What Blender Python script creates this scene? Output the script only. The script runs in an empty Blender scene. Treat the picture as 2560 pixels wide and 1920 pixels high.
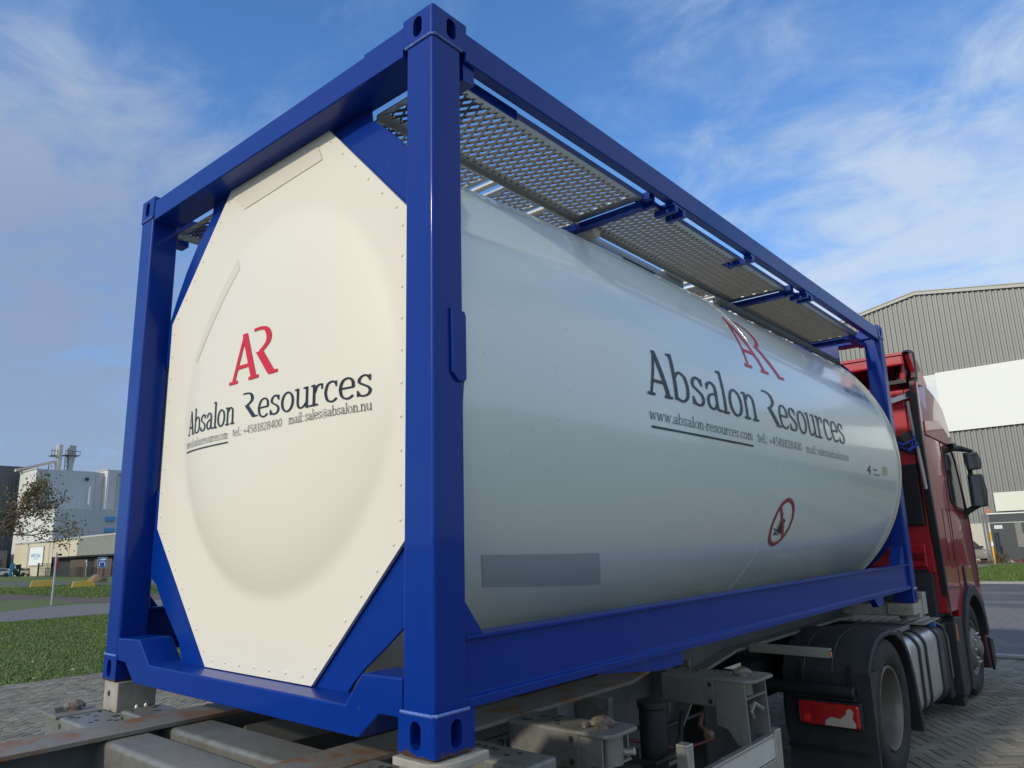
import bpy, bmesh, math, random
from mathutils import Vector, Matrix, noise
S = bpy.context.scene
C = S.collection
R = math.radians
rnd = random.Random(7)

# ------------------------------------------------------------------ camera
cam = bpy.data.cameras.new("camera"); co = bpy.data.objects.new("camera", cam); C.objects.link(co)
cam.sensor_width = 36; cam.lens = 734.3 * 36 / 1024; cam.clip_end = 3000; cam.clip_start = 0.05
_r = ((0.7584183794518317, 0.651057985371824, -0.030414821933378442),
      (0.16667602459728975, -0.1486249105668818, 0.9747459868003715),
      (-0.6300957582257644, 0.7443346932950042, 0.221235620602404))
CP = Vector((1.735084435575591, -1.6370520131620978, 1.7254835545083225))
co.matrix_world = Matrix(((_r[0][0], _r[1][0], -_r[2][0], CP.x), (_r[0][1], _r[1][1], -_r[2][1], CP.y),
                          (_r[0][2], _r[1][2], -_r[2][2], CP.z), (0, 0, 0, 1)))
S.camera = co
S.render.resolution_x = 1024; S.render.resolution_y = 768

# ------------------------------------------------------------------ light
SUN_EL, SUN_AZ = 25, 184      # azimuth: compass-like, direction the light comes from (0 = +y, 90 = +x)
sd = Vector((math.sin(R(SUN_AZ)) * math.cos(R(SUN_EL)), math.cos(R(SUN_AZ)) * math.cos(R(SUN_EL)), math.sin(R(SUN_EL))))
sl = bpy.data.lights.new("sun", 'SUN'); sl.energy = 2.3; sl.angle = R(2.5); sl.color = (1, .90, .76)
so = bpy.data.objects.new("sun", sl); C.objects.link(so); so.rotation_euler = sd.to_track_quat('Z', 'Y').to_euler()
so.location = sd * 50
W = bpy.data.worlds.new("World"); S.world = W; W.use_nodes = True
def world():
    nt = W.node_tree; N = nt.nodes; L = nt.links; N.clear()
    def n(t, **k):
        o = N.new(t)
        for a, b in k.items(): setattr(o, a, b)
        return o
    out = n('ShaderNodeOutputWorld'); bg = n('ShaderNodeBackground'); bg.inputs[1].default_value = .15
    sky = n('ShaderNodeTexSky', sky_type='NISHITA'); sky.sun_disc = False
    sky.sun_elevation = R(SUN_EL); sky.sun_rotation = R(SUN_AZ); sky.air_density = 1.0; sky.dust_density = .6; sky.ozone_density = 2.5
    tc = n('ShaderNodeTexCoord'); sx = n('ShaderNodeSeparateXYZ'); L.new(tc.outputs['Generated'], sx.inputs[0])
    def m(op, a, b=None, c=None, clamp=False):
        o = n('ShaderNodeMath', operation=op); o.use_clamp = clamp
        for i, v in enumerate((a, b, c)):
            if v is None: continue
            if isinstance(v, (int, float)): o.inputs[i].default_value = v
            else: L.new(v, o.inputs[i])
        return o.outputs[0]
    z = m('MAXIMUM', sx.outputs[2], 0.0); zz = m('ADD', z, .16)
    cb = n('ShaderNodeCombineXYZ'); L.new(m('DIVIDE', sx.outputs[0], zz), cb.inputs[0]); L.new(m('DIVIDE', sx.outputs[1], zz), cb.inputs[1])
    mp = n('ShaderNodeMapping'); mp.inputs['Rotation'].default_value = (0, 0, R(38)); mp.inputs['Scale'].default_value = (1.0, 1.3, 1); mp.inputs['Location'].default_value = (3.1, .6, 0)
    L.new(cb.outputs[0], mp.inputs[0])
    n1 = n('ShaderNodeTexNoise'); n1.inputs['Scale'].default_value = .95; n1.inputs['Detail'].default_value = 9; n1.inputs['Roughness'].default_value = .55; n1.inputs['Distortion'].default_value = .35
    n2 = n('ShaderNodeTexNoise'); n2.inputs['Scale'].default_value = 3.4; n2.inputs['Detail'].default_value = 8; n2.inputs['Roughness'].default_value = .62; n2.inputs['Distortion'].default_value = .5
    L.new(mp.outputs[0], n1.inputs[0]); L.new(mp.outputs[0], n2.inputs[0])
    def lobe(d, lo, hi):
        v = n('ShaderNodeVectorMath', operation='DOT_PRODUCT'); L.new(tc.outputs['Generated'], v.inputs[0]); v.inputs[1].default_value = Vector(d).normalized()
        r = n('ShaderNodeMapRange'); r.interpolation_type = 'SMOOTHSTEP'; r.inputs[1].default_value = lo; r.inputs[2].default_value = hi; L.new(v.outputs['Value'], r.inputs[0]); return r.outputs[0]
    s = m('ADD', m('MULTIPLY', n1.outputs[0], .52), m('MULTIPLY', n2.outputs[0], .48))
    low = n('ShaderNodeMapRange'); low.inputs[1].default_value = .0; low.inputs[2].default_value = .5; low.inputs[3].default_value = .07; low.inputs[4].default_value = -.03; L.new(z, low.inputs[0])
    s = m('ADD', s, low.outputs[0])
    for d, a, lo, hi in LOBES: s = m('ADD', s, m('MULTIPLY', lobe(d, lo, hi), a))
    den = n('ShaderNodeMapRange'); den.interpolation_type = 'SMOOTHSTEP'; den.inputs[1].default_value = .40; den.inputs[2].default_value = .70; L.new(s, den.inputs[0])
    d_ = m('MULTIPLY', den.outputs[0], .86)
    # cloud colour: grey-blue to the left (away from the sun-lit deck), white where dense
    cr = n('ShaderNodeMixRGB'); cr.inputs[1].default_value = (2.2, 3.2, 4.9, 1); cr.inputs[2].default_value = (4.0, 4.7, 5.6, 1); L.new(den.outputs[0], cr.inputs[0])
    gl = n('ShaderNodeMixRGB'); gl.inputs[2].default_value = (1.9, 2.35, 3.35, 1); L.new(cr.outputs[0], gl.inputs[1]); L.new(lobe((-.97, .3, .08), .80, .98), gl.inputs[0])
    # bright veil round the sun, behind the camera
    vs = n('ShaderNodeMixRGB'); vs.inputs[2].default_value = (6.0, 5.9, 5.6, 1); L.new(gl.outputs[0], vs.inputs[1]); L.new(m('MULTIPLY', lobe(tuple(sd), .55, .99), .8), vs.inputs[0])
    dd = m('MAXIMUM', d_, m('MULTIPLY', lobe(tuple(sd), .2, .95), .75))
    mx = n('ShaderNodeMixRGB'); L.new(dd, mx.inputs[0]); L.new(vs.outputs[0], mx.inputs[2])
    tint = n('ShaderNodeMixRGB', blend_type='MULTIPLY'); tint.inputs[0].default_value = 1; tint.inputs[2].default_value = (.72, 1.10, 1.46, 1)
    L.new(sky.outputs[0], tint.inputs[1]); L.new(tint.outputs[0], mx.inputs[1])
    L.new(mx.outputs[0], bg.inputs[0]); L.new(bg.outputs[0], out.inputs[0])
LOBES = [((-.95, .28, .22), .09, .86, .99), ((-.98, .2, .10), .07, .93, .99), ((-.12, .96, .27), .13, .94, .995), ((-.45, .6, .65), .05, .96, .995), ((-.62, .55, .60), -.07, .93, .99), ((-.2, .85, .55), .0, .90, .99), ((.9, .1, .35), .22, .3, .9)]
world()
vs_ = S.view_settings; vs_.view_transform = 'Standard'; vs_.look = 'None'; vs_.exposure = 0; vs_.gamma = 1; vs_.use_curve_mapping = False
S.render.engine = 'CYCLES'; S.cycles.max_bounces = 8; S.cycles.use_denoising = True

# ------------------------------------------------------------------ materials
MATS = {}
def mat(name, col, rough=.5, metal=0, coat=0, var=.12, vs=6, bump=0, bs=40, col2=None, c2=(.55, .62), c2s=3, rv=.1, spec=.5, c2d=5, det=4, coat_r=.05):
    if name in MATS: return MATS[name]
    m = bpy.data.materials.new(name); m.use_nodes = True; nt = m.node_tree; N = nt.nodes; L = nt.links
    p = N['Principled BSDF']; p.inputs['Roughness'].default_value = rough; p.inputs['Metallic'].default_value = metal
    p.inputs['Coat Weight'].default_value = coat; p.inputs['Coat Roughness'].default_value = coat_r; p.inputs['Specular IOR Level'].default_value = spec
    tc = N.new('ShaderNodeTexCoord'); ns = N.new('ShaderNodeTexNoise'); ns.inputs['Scale'].default_value = vs; ns.inputs['Detail'].default_value = det
    L.new(tc.outputs['Object'], ns.inputs[0])
    a = N.new('ShaderNodeMixRGB'); a.inputs[1].default_value = (*[c * (1 - var) for c in col], 1); a.inputs[2].default_value = (*[min(1, c * (1 + var)) for c in col], 1)
    L.new(ns.outputs[0], a.inputs[0]); last = a.outputs[0]
    if col2:
        n2 = N.new('ShaderNodeTexNoise'); n2.inputs['Scale'].default_value = c2s; n2.inputs['Detail'].default_value = c2d; n2.inputs['Roughness'].default_value = .65; L.new(tc.outputs['Object'], n2.inputs[0])
        mr = N.new('ShaderNodeMapRange'); mr.inputs[1].default_value = c2[0]; mr.inputs[2].default_value = c2[1]; L.new(n2.outputs[0], mr.inputs[0])
        b = N.new('ShaderNodeMixRGB'); b.inputs[2].default_value = (*col2, 1); L.new(last, b.inputs[1]); L.new(mr.outputs[0], b.inputs[0]); last = b.outputs[0]
    L.new(last, p.inputs['Base Color'])
    if rv:
        mr = N.new('ShaderNodeMapRange'); mr.inputs[3].default_value = max(0, rough - rv); mr.inputs[4].default_value = min(1, rough + rv); L.new(ns.outputs[0], mr.inputs[0]); L.new(mr.outputs[0], p.inputs['Roughness'])
    if bump:
        nb = N.new('ShaderNodeTexNoise'); nb.inputs['Scale'].default_value = bs; nb.inputs['Detail'].default_value = 3; L.new(tc.outputs['Object'], nb.inputs[0])
        bp = N.new('ShaderNodeBump'); bp.inputs['Strength'].default_value = bump; bp.inputs['Distance'].default_value = .02; L.new(nb.outputs[0], bp.inputs['Height']); L.new(bp.outputs[0], p.inputs['Normal'])
    MATS[name] = m; return m
BLUE = mat('blue_paint', (.0, .028, .235), .37, coat=.22, var=.08, vs=3, bump=.025, bs=14, rv=.05, coat_r=.08, spec=.16, col2=(.03, .05, .13), c2=(.715, .735), c2s=34, c2d=2)
def rusty(name, zr):      # blue paint worn to rust along the bottom edge of the corner castings
    m = BLUE.copy(); m.name = name; nt = m.node_tree; N = nt.nodes; L = nt.links; p = N['Principled BSDF']; src = p.inputs['Base Color'].links[0].from_socket
    tc = N.new('ShaderNodeTexCoord'); sp = N.new('ShaderNodeSeparateXYZ'); L.new(tc.outputs['Object'], sp.inputs[0]); ns = N.new('ShaderNodeTexNoise'); ns.inputs['Scale'].default_value = 22; ns.inputs['Detail'].default_value = 6; L.new(tc.outputs['Object'], ns.inputs[0])
    a = N.new('ShaderNodeMath'); a.operation = 'MULTIPLY_ADD'; a.inputs[1].default_value = -14; L.new(sp.outputs[2], a.inputs[0]); L.new(ns.outputs[0], a.inputs[2])
    r = N.new('ShaderNodeMapRange'); r.inputs[1].default_value = .38; r.inputs[2].default_value = .46; L.new(a.outputs[0], r.inputs[0]); mx = N.new('ShaderNodeMixRGB'); mx.inputs[2].default_value = (.07, .04, .03, 1)
    L.new(r.outputs[0], mx.inputs[0]); L.new(src, mx.inputs[1]); L.new(mx.outputs[0], p.inputs['Base Color']); return m
BLUEC = rusty('blue_paint_rusted', .02)
BLUEP = mat('blue_primer', (.010, .03, .18), .5, coat=.2)
WELD = mat('weld_bead_highlight', (.09, .17, .50), .35, coat=.6, bump=.5, bs=120)  # lighter than the frame blue: weld highlights painted into the colour
CREAM = mat('cream_paint', (.74, .70, .585), .52, coat=.10, var=.015, vs=1.5, bump=.006, bs=3, rv=.03, coat_r=.35)
SHELL = mat('shell_paint', (.66, .735, .70), .30, coat=.6, var=.025, vs=1.2, bump=.02, bs=1.3, rv=.05, coat_r=.09, col2=(.60, .62, .56), c2=(.70, .73), c2s=26, c2d=2)
PATCH = mat('cover_tape', (.68, .62, .51), .5, var=.02)
PATCHG = mat('grey_tape', (.40, .46, .47), .45, var=.02)
PATCHB = mat('pale_tape', (.62, .70, .69), .30, coat=.6, var=.01, rv=.02)
INK = mat('lettering_black', (.010, .016, .022), .35, coat=.12, var=.05, spec=.3)
RED = mat('lettering_red', (.62, .008, .022), .4, coat=.1, var=.03, spec=.3)
DKRED = mat('sticker_red', (.30, .01, .012), .35, coat=.3)
WHITE = mat('white_paint', (.78, .78, .74), .4, var=.04)
RIM_ = mat('tank_edge', (.66, .62, .52), .3, coat=.3)
ALU = mat('aluminium', (.52, .52, .50), .38, metal=.85, var=.12, vs=20, bump=.04, bs=60)
ALUD = mat('walkway_aluminium', (.17, .165, .15), .55, metal=.25, var=.25, vs=25)
GALV = mat('galvanised_steel', (.215, .215, .195), .48, metal=.35, var=.22, vs=30, bump=.05, bs=90, col2=(.155, .145, .115), c2=(.52, .68), c2s=4, rv=.12)
GALVR = mat('rusty_flange', (.20, .19, .17), .6, metal=.2, var=.25, vs=12, col2=(.23, .115, .05), c2=(.50, .60), c2s=5, bump=.1)
RUST = mat('rust', (.12, .065, .038), .8, var=.35, vs=40, bump=.4, bs=70, col2=(.17, .14, .12), c2=(.52, .62), c2s=25)
DARK = mat('dark_frame', (.022, .026, .032), .55, var=.2)
BLACK = mat('black_plastic', (.010, .011, .013), .5, var=.25, vs=8, bump=.03)
FEND = mat('fender_plastic', (.018, .021, .025), .55, var=.2, vs=9, col2=(.035, .035, .033), c2=(.5, .75), c2s=4, bump=.04)
RUB = mat('tyre_rubber', (.015, .015, .016), .75, var=.25, vs=20, col2=(.035, .031, .028), c2=(.5, .7), c2s=12)
RIMM = mat('wheel_steel', (.17, .158, .132), .42, metal=.35, var=.2, vs=12)
TRED = mat('truck_red', (.35, .007, .016), .30, coat=.7, var=.05, vs=2, rv=.04, coat_r=.04)
TREDB = mat('truck_red_rear', (.42, .008, .018), .36, coat=.5, var=.08, vs=3)
GLASS = mat('dark_glass', (.02, .026, .03), .06, coat=.6, var=0, rv=0)
LENSR = mat('lens_red', (.42, .008, .012), .2, coat=.8, var=.1)
LENSO = mat('lens_orange', (.75, .16, .03), .25, coat=.6)
LENSW = mat('lens_white', (.46, .40, .33), .25, coat=.6)
MIRG = mat('mirror_glass', (.35, .4, .45), .05, metal=.9, var=0, rv=0)

# ------------------------------------------------------------------ helpers
TT = Matrix(((0.9999047428948694, 0.0, 0.013802359810729704, 0), (8.836320045891091e-05, 0.9999795067593658, -0.0064014258755629395, 0),
             (-0.013802076955648784, 0.0064020357149520875, 0.9998842516063621, 1.121854554238645), (0, 0, 0, 1)))
class MB:
    def __init__(s): s.v = []; s.f = []; s.mi = []; s.m = 0
    def add(s, v, f):
        o = len(s.v); s.v += [tuple(x) for x in v]; s.f += [tuple(i + o for i in q) for q in f]; s.mi += [s.m] * len(f); return s
    def box(s, x0, x1, y0, y1, z0, z1):
        return s.add([(x, y, z) for x in (x0, x1) for y in (y0, y1) for z in (z0, z1)], [(0, 1, 3, 2), (4, 6, 7, 5), (0, 4, 5, 1), (2, 3, 7, 6), (0, 2, 6, 4), (1, 5, 7, 3)])
    def obox(s, c, ax, ay, az):     # oriented box from centre and half-axis vectors
        c = Vector(c); ax = Vector(ax); ay = Vector(ay); az = Vector(az)
        return s.add([c + i * ax + j * ay + k * az for i in (-1, 1) for j in (-1, 1) for k in (-1, 1)], [(0, 1, 3, 2), (4, 6, 7, 5), (0, 4, 5, 1), (2, 3, 7, 6), (0, 2, 6, 4), (1, 5, 7, 3)])
    def prism(s, poly, axis, a, b):
        n = len(poly); mk = {'x': lambda p, t: (t, p[0], p[1]), 'y': lambda p, t: (p[0], t, p[1]), 'z': lambda p, t: (p[0], p[1], t)}[axis]
        return s.add([mk(p, a) for p in poly] + [mk(p, b) for p in poly], [tuple(range(n)), tuple(range(2 * n - 1, n - 1, -1))] + [(i, i + n, (i + 1) % n + n, (i + 1) % n) for i in range(n)])
    def loft(s, rings, closed=True, caps=True):
        n = len(rings[0]); v = [p for r in rings for p in r]; f = []
        for k in range(len(rings) - 1):
            for i in range(n if closed else n - 1):
                j = (i + 1) % n; f.append((k * n + i, k * n + j, (k + 1) * n + j, (k + 1) * n + i))
        if caps: f += [tuple(range(n)), tuple(range(len(v) - 1, len(v) - n - 1, -1))]
        return s.add(v, f)
    def tube(s, path, r, n=10, caps=True):
        P = [Vector(p) for p in path]; rings = []; up = Vector((0, 0, 1))
        for i, p in enumerate(P):
            d = (P[min(i + 1, len(P) - 1)] - P[max(i - 1, 0)]).normalized()
            a = d.cross(up) if abs(d.z) < .95 else d.cross(Vector((1, 0, 0))); a.normalize(); b = d.cross(a); rr = r[i] if isinstance(r, (list, tuple)) else r
            rings.append([p + rr * (math.cos(t) * a + math.sin(t) * b) for t in [2 * math.pi * k / n for k in range(n)]])
        return s.loft(rings, True, caps)
    def lathe(s, c, axis, prof, n=32, caps=True):     # prof: (r, h) along axis
        c = Vector(c); ax = {'x': Vector((1, 0, 0)), 'y': Vector((0, 1, 0)), 'z': Vector((0, 0, 1))}[axis]
        a = {'x': Vector((0, 1, 0)), 'y': Vector((0, 0, 1)), 'z': Vector((1, 0, 0))}[axis]; b = ax.cross(a)
        return s.loft([[c + ax * h + r * (math.cos(t) * a + math.sin(t) * b) for t in [2 * math.pi * k / n for k in range(n)]] for r, h in prof], True, caps)
    def build(s, name, m, parent=None, bevel=0, smooth=35, seg=2, recalc=True):
        me = bpy.data.meshes.new(name); me.from_pydata(s.v, [], s.f)
        ms = m if isinstance(m, (list, tuple)) else [m]
        for q in ms: me.materials.append(q)
        if len(ms) > 1: me.polygons.foreach_set('material_index', s.mi)
        if recalc:
            b = bmesh.new(); b.from_mesh(me); bmesh.ops.recalc_face_normals(b, faces=b.faces); b.to_mesh(me); b.free()
        if smooth: me.shade_smooth(); me.set_sharp_from_angle(angle=R(smooth))
        o = bpy.data.objects.new(name, me); C.objects.link(o)
        if parent is not None:
            o.parent = parent
            if parent.type == 'EMPTY': o.location = -Vector(parent['_b'])
        if bevel:
            bv = o.modifiers.new('bevel', 'BEVEL'); bv.width = bevel; bv.segments = seg; bv.limit_method = 'ANGLE'; bv.angle_limit = R(40); bv.harden_normals = True
        return o
def thing(name, label, cat, base=(0, 0, 0), group=None, tilt=False):
    o = bpy.data.objects.new(name, None); C.objects.link(o); o['_b'] = tuple(base); o.empty_display_size = .2
    o['label'] = label; o['category'] = cat
    if group: o['group'] = group
    M = Matrix.Translation(Vector(base)); o.matrix_world = TT @ M if tilt else M
    return o
def tag(o, label, cat, group=None):
    o['label'] = label; o['category'] = cat
    if group: o['group'] = group
    return o
def struct(o, k='structure'): o['kind'] = k; return o
def origin(o, p):      # move a one-mesh thing's origin to p
    p = Vector(p); o.data.transform(Matrix.Translation(-p)); o.location = p; return o

# ------------------------------------------------------------------ stroke lettering
def crom(pts, k=7):
    P = [pts[0]] + list(pts) + [pts[-1]]; out = []
    for i in range(1, len(P) - 2):
        a, b, c, d = P[i - 1], P[i], P[i + 1], P[i + 2]
        for j in range(k):
            t = j / k; out.append(tuple(.5 * (2 * b[q] + (c[q] - a[q]) * t + (2 * a[q] - 5 * b[q] + 4 * c[q] - d[q]) * t * t + (3 * b[q] - a[q] - 3 * c[q] + d[q]) * t ** 3) for q in (0, 1)))
    out.append(tuple(pts[-1])); return out
def ell(cx, cy, rx, ry, a0=0, a1=360, n=28): return [(cx + rx * math.cos(R(a0 + (a1 - a0) * i / n)), cy + ry * math.sin(R(a0 + (a1 - a0) * i / n))) for i in range(n + 1)]
K, T_ = .145, .078
def st(x, y0, y1, w=K): return ('l', [(x, y0), (x, y1)], w)
def sr(x0, x1, y, w=T_): return ('l', [(x0, y), (x1, y)], w)
def cu(*p, w=None): return ('c', crom(p), w)
G = {
 'l': (.50, [st(.25, 0, 1.5), sr(.02, .48, .048), sr(.03, .25, 1.45)]),
 'i': (.50, [st(.25, 0, 1.0), sr(.02, .48, .048), sr(.03, .25, .95), st(.25, 1.2, 1.38, .17)]),
 'n': (1.04, [st(.22, 0, 1.0), sr(.0, .44, .048), sr(.02, .22, .95), cu((.26, .72), (.42, .90), (.60, .93), (.76, .82), (.80, .58)), st(.80, 0, .62), sr(.60, 1.02, .048)]),
 'm': (1.56, [st(.22, 0, 1.0), sr(.0, .44, .048), sr(.02, .22, .95), cu((.26, .72), (.40, .90), (.55, .93), (.70, .82), (.74, .58)), st(.74, 0, .62), sr(.56, .94, .048), cu((.78, .72), (.92, .90), (1.08, .93), (1.22, .82), (1.27, .58)), st(1.27, 0, .62), sr(1.08, 1.50, .048)]),
 'b': (1.00, [st(.20, .04, 1.5), sr(.0, .20, 1.45), cu((.22, .74), (.38, .90), (.56, .94), (.76, .82), (.84, .5), (.78, .2), (.58, .05), (.38, .05), (.20, .12))]),
 's': (.82, [cu((.64, .80), (.52, .93), (.34, .94), (.18, .82), (.17, .66), (.36, .54), (.58, .42), (.67, .26), (.58, .10), (.40, .05), (.22, .08), (.12, .2)), st(.66, .70, .96, .09), st(.10, .04, .30, .09)]),
 'a': (.92, [cu((.16, .80), (.30, .92), (.48, .94), (.62, .84), (.66, .66)), st(.66, .16, .70), cu((.66, .22), (.70, .08), (.80, .045), (.90, .06)), cu((.66, .55), (.44, .55), (.22, .46), (.14, .28), (.22, .10), (.38, .05), (.54, .10), (.66, .24)), st(.15, .68, .88, .09)]),
 'o': (.98, [('c', ell(.48, .49, .37, .455), None)]),
 'e': (.92, [sr(.12, .80, .52, .08), cu((.80, .50), (.78, .76), (.66, .91), (.48, .95), (.26, .86), (.14, .6), (.14, .4), (.24, .16), (.44, .05), (.62, .06), (.80, .16))]),
 'r': (.78, [st(.22, 0, 1.0), sr(.0, .48, .048), sr(.02, .22, .95), cu((.26, .62), (.36, .84), (.50, .94), (.70, .94)), st(.70, .72, .97, .10)]),
 'u': (1.04, [cu((.20, 1.0), (.20, .6), (.20, .32), (.28, .10), (.44, .05), (.62, .12), (.78, .28)), st(.80, 0, 1.0), sr(.0, .20, .95), sr(.58, .80, .95), sr(.80, 1.02, .048)]),
 'c': (.84, [cu((.74, .82), (.60, .93), (.44, .95), (.26, .86), (.15, .6), (.15, .4), (.26, .14), (.46, .05), (.62, .07), (.78, .17)), st(.74, .70, .96, .09)]),
 't': (.62, [cu((.26, 1.28), (.26, .8), (.26, .3), (.34, .08), (.48, .05), (.60, .09)), sr(.04, .58, .95)]),
 'w': (1.30, [('l', [(.14, .98), (.38, .02)], .14), ('l', [(.38, .02), (.62, .95)], .08), ('l', [(.62, .95), (.88, .02)], .14), ('l', [(.88, .02), (1.12, .98)], .08), sr(.0, .28, .95, .08), sr(.98, 1.26, .95, .08)]),
 'A': (1.16, [('l', [(.16, .02), (.56, 1.44)], .10), ('l', [(.54, 1.44), (.98, .02)], .17), sr(.28, .86, .46, .09), sr(.0, .34, .048), sr(.78, 1.16, .048)]),
 'R': (.85, [cu((.0, 1.44), (.22, 1.44), (.42, 1.36), (.52, 1.16), (.50, .98), (.38, .84), (.24, .74)), ('l', [(.22, .76), (.66, .03)], .18), sr(.56, .86, .048)]),
 '.': (.36, [st(.18, 0, .17, .18)]), ':': (.36, [st(.18, 0, .17, .18), st(.18, .72, .89, .18)]), '-': (.5, [sr(.06, .44, .46, .11)]), ' ': (.42, []),
 '+': (.95, [sr(.08, .86, .52, .1), st(.47, .13, .91, .1)]),
 '@': (1.40, [('c', ell(.70, .52, .60, .66, -60, 265), .07), ('c', ell(.68, .5, .24, .30), .09), ('c', crom([(.92, .80), (.92, .4), (1.0, .2), (1.16, .22), (1.28, .45)]), .08)]),
 '0': (.98, [('c', ell(.48, .68, .34, .65), None)]), '1': (.72, [st(.38, 0, 1.36), sr(.12, .64, .048), ('l', [(.12, 1.14), (.38, 1.32)], .1)]),
 '2': (.98, [cu((.16, 1.02), (.26, 1.26), (.48, 1.33), (.72, 1.2), (.76, .95), (.56, .6), (.16, .06)), sr(.14, .82, .05, .1), st(.80, 0, .25, .09)]),
 '4': (1.0, [('l', [(.62, 1.36), (.10, .42)], .1), sr(.06, .90, .40, .1), st(.66, 0, 1.36)]),
 '5': (.98, [('l', [(.24, 1.30), (.20, .76)], .12), sr(.22, .76, 1.30, .11), cu((.20, .76), (.46, .84), (.72, .70), (.78, .42), (.66, .14), (.40, .04), (.14, .14))]),
 '8': (.98, [('c', ell(.48, .99, .27, .32), None), ('c', ell(.48, .36, .33, .34), None)]),
}
def put_text(mb, text, u0, u1, v0, vs, fn, wt=1.0, eps=.003):
    """write text from u0 to u1 on baseline v0, one x-height = vs, fn(u, v, off) -> 3D point"""
    tot = sum(G[c][0] for c in text) - .06; sc = (u1 - u0) / tot; x = 0; k = 0
    asp = abs(sc) / vs
    for ch in text:
        adv, strokes = G[ch]
        for kind, pts, w in strokes:
            k += 1; P = []
            for i in range(len(pts) - 1):
                a, b = pts[i], pts[i + 1]; q = max(1, int(math.hypot(b[0] - a[0], b[1] - a[1]) / .3))
                P += [(a[0] + (b[0] - a[0]) * j / q, a[1] + (b[1] - a[1]) * j / q) for j in range(q)]
            P.append(pts[-1]); Lf = []; Rt = []
            for i, p in enumerate(P):
                a = P[max(0, i - 1)]; b = P[min(len(P) - 1, i + 1)]; dx, dy = b[0] - a[0], b[1] - a[1]; d = math.hypot(dx, dy) or 1; dx /= d; dy /= d
                ww = (w if w else T_ + (K - T_) * dy * dy) * wt / 2
                off = eps + .00018 * (k % 7)
                for lst, sg in ((Lf, 1), (Rt, -1)):
                    if kind == 'l' and abs(dx) > .01 and abs(dy) > .3 : ox, oy = ww * sg / abs(dy) * (1 if dy > 0 else -1), 0
                    else: ox, oy = dy * ww * sg, -dx * ww * sg
                    lst.append(fn(u0 + (x + p[0] + ox) * sc, v0 + (p[1] + oy) * vs, off))
            n = len(P); mb.add(Lf + Rt, [(i, i + 1, n + i + 1, n + i) for i in range(n - 1)])
        x += adv
def font_text(mb, text, u0, u1, v0, h, fn, off=.003):
    cvd = bpy.data.curves.new('t', 'FONT'); cvd.body = text; cvd.resolution_u = 2; ob = bpy.data.objects.new('t', cvd); C.objects.link(ob)
    dg = bpy.context.evaluated_depsgraph_get(); me = bpy.data.meshes.new_from_object(ob.evaluated_get(dg)); xs = [v.co.x for v in me.vertices]; ys = [v.co.y for v in me.vertices]
    a, b, c, d = min(xs), max(xs), min(ys), max(ys)
    mb.add([fn(u0 + (v.co.x - a) / (b - a) * (u1 - u0), v0 + (v.co.y - c) / (d - c) * h, off) for v in me.vertices], [tuple(p.vertices) for p in me.polygons])
    bpy.data.objects.remove(ob); bpy.data.meshes.remove(me)

# ================================================================== GROUND
GZ = .004
def pave_mat(name, c1, c2, scale, mortar=(.05, .05, .045)):
    m = bpy.data.materials.new(name); m.use_nodes = True; nt = m.node_tree; N = nt.nodes; L = nt.links; p = N['Principled BSDF']; p.inputs['Roughness'].default_value = .85
    tc = N.new('ShaderNodeTexCoord'); mp = N.new('ShaderNodeMapping'); mp.inputs['Rotation'].default_value = (0, 0, R(45)); L.new(tc.outputs['Object'], mp.inputs[0])
    br = N.new('ShaderNodeTexBrick'); br.inputs['Scale'].default_value = scale; br.inputs['Color1'].default_value = (*c1, 1); br.inputs['Color2'].default_value = (*c2, 1); br.inputs['Mortar'].default_value = (*mortar, 1); br.inputs['Mortar Size'].default_value = .03
    L.new(mp.outputs[0], br.inputs[0]); ns = N.new('ShaderNodeTexNoise'); ns.inputs['Scale'].default_value = .7; ns.inputs['Detail'].default_value = 8; L.new(tc.outputs['Object'], ns.inputs[0])
    mx = N.new('ShaderNodeMixRGB'); mx.blend_type = 'MULTIPLY'; mx.inputs[0].default_value = .8; cr = N.new('ShaderNodeMapRange'); cr.inputs[1].default_value = .3; cr.inputs[2].default_value = .7; cr.inputs[3].default_value = .6; cr.inputs[4].default_value = 1.2; L.new(ns.outputs[0], cr.inputs[0])
    L.new(br.outputs[0], mx.inputs[1]); L.new(cr.outputs[0], mx.inputs[2]); L.new(mx.outputs[0], p.inputs[0]); return m
def poly(name, pts, z, m, kind='structure'):
    o = MB().add([(x, y, z) for x, y in pts], [tuple(range(len(pts)))]).build(name, m, smooth=0, recalc=False)
    if o.data.polygons[0].normal.z < 0: o.data.flip_normals()
    return struct(o, kind)
EARTH = mat('earth', (.10, .095, .07), .95, var=.4, vs=.4, det=10, bump=.3, bs=8)
GRASSM = mat('grass_ground', (.095, .135, .028), .9, var=.3, vs=.6, det=10, col2=(.12, .125, .035), c2=(.52, .68), c2s=1.1, bump=.5, bs=25, c2d=10)
BLADE = mat('grass_blade', (.10, .16, .026), .6, var=.5, vs=1.3, det=8, col2=(.13, .13, .045), c2=(.55, .7), c2s=2.5)
ASPH = mat('asphalt', (.095, .095, .095), .8, var=.3, vs=3, det=12, bump=.15, bs=160, col2=(.13, .128, .12), c2=(.5, .6), c2s=1.2)
ASPH2 = mat('brick_lane', (.19, .172, .15), .85, var=.3, vs=9, det=12, bump=.2, bs=90, col2=(.13, .12, .11), c2=(.5, .62), c2s=6)
PATH = mat('path_asphalt', (.17, .155, .15), .85, var=.2, vs=2, det=12, bump=.15, bs=80)
DIRT = mat('brown_soil', (.115, .082, .062), .95, var=.35, vs=1.5, det=10, bump=.4, bs=12)
KERB = mat('concrete_kerb', (.30, .29, .26), .85, var=.2, vs=6, bump=.2, bs=50)
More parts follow.
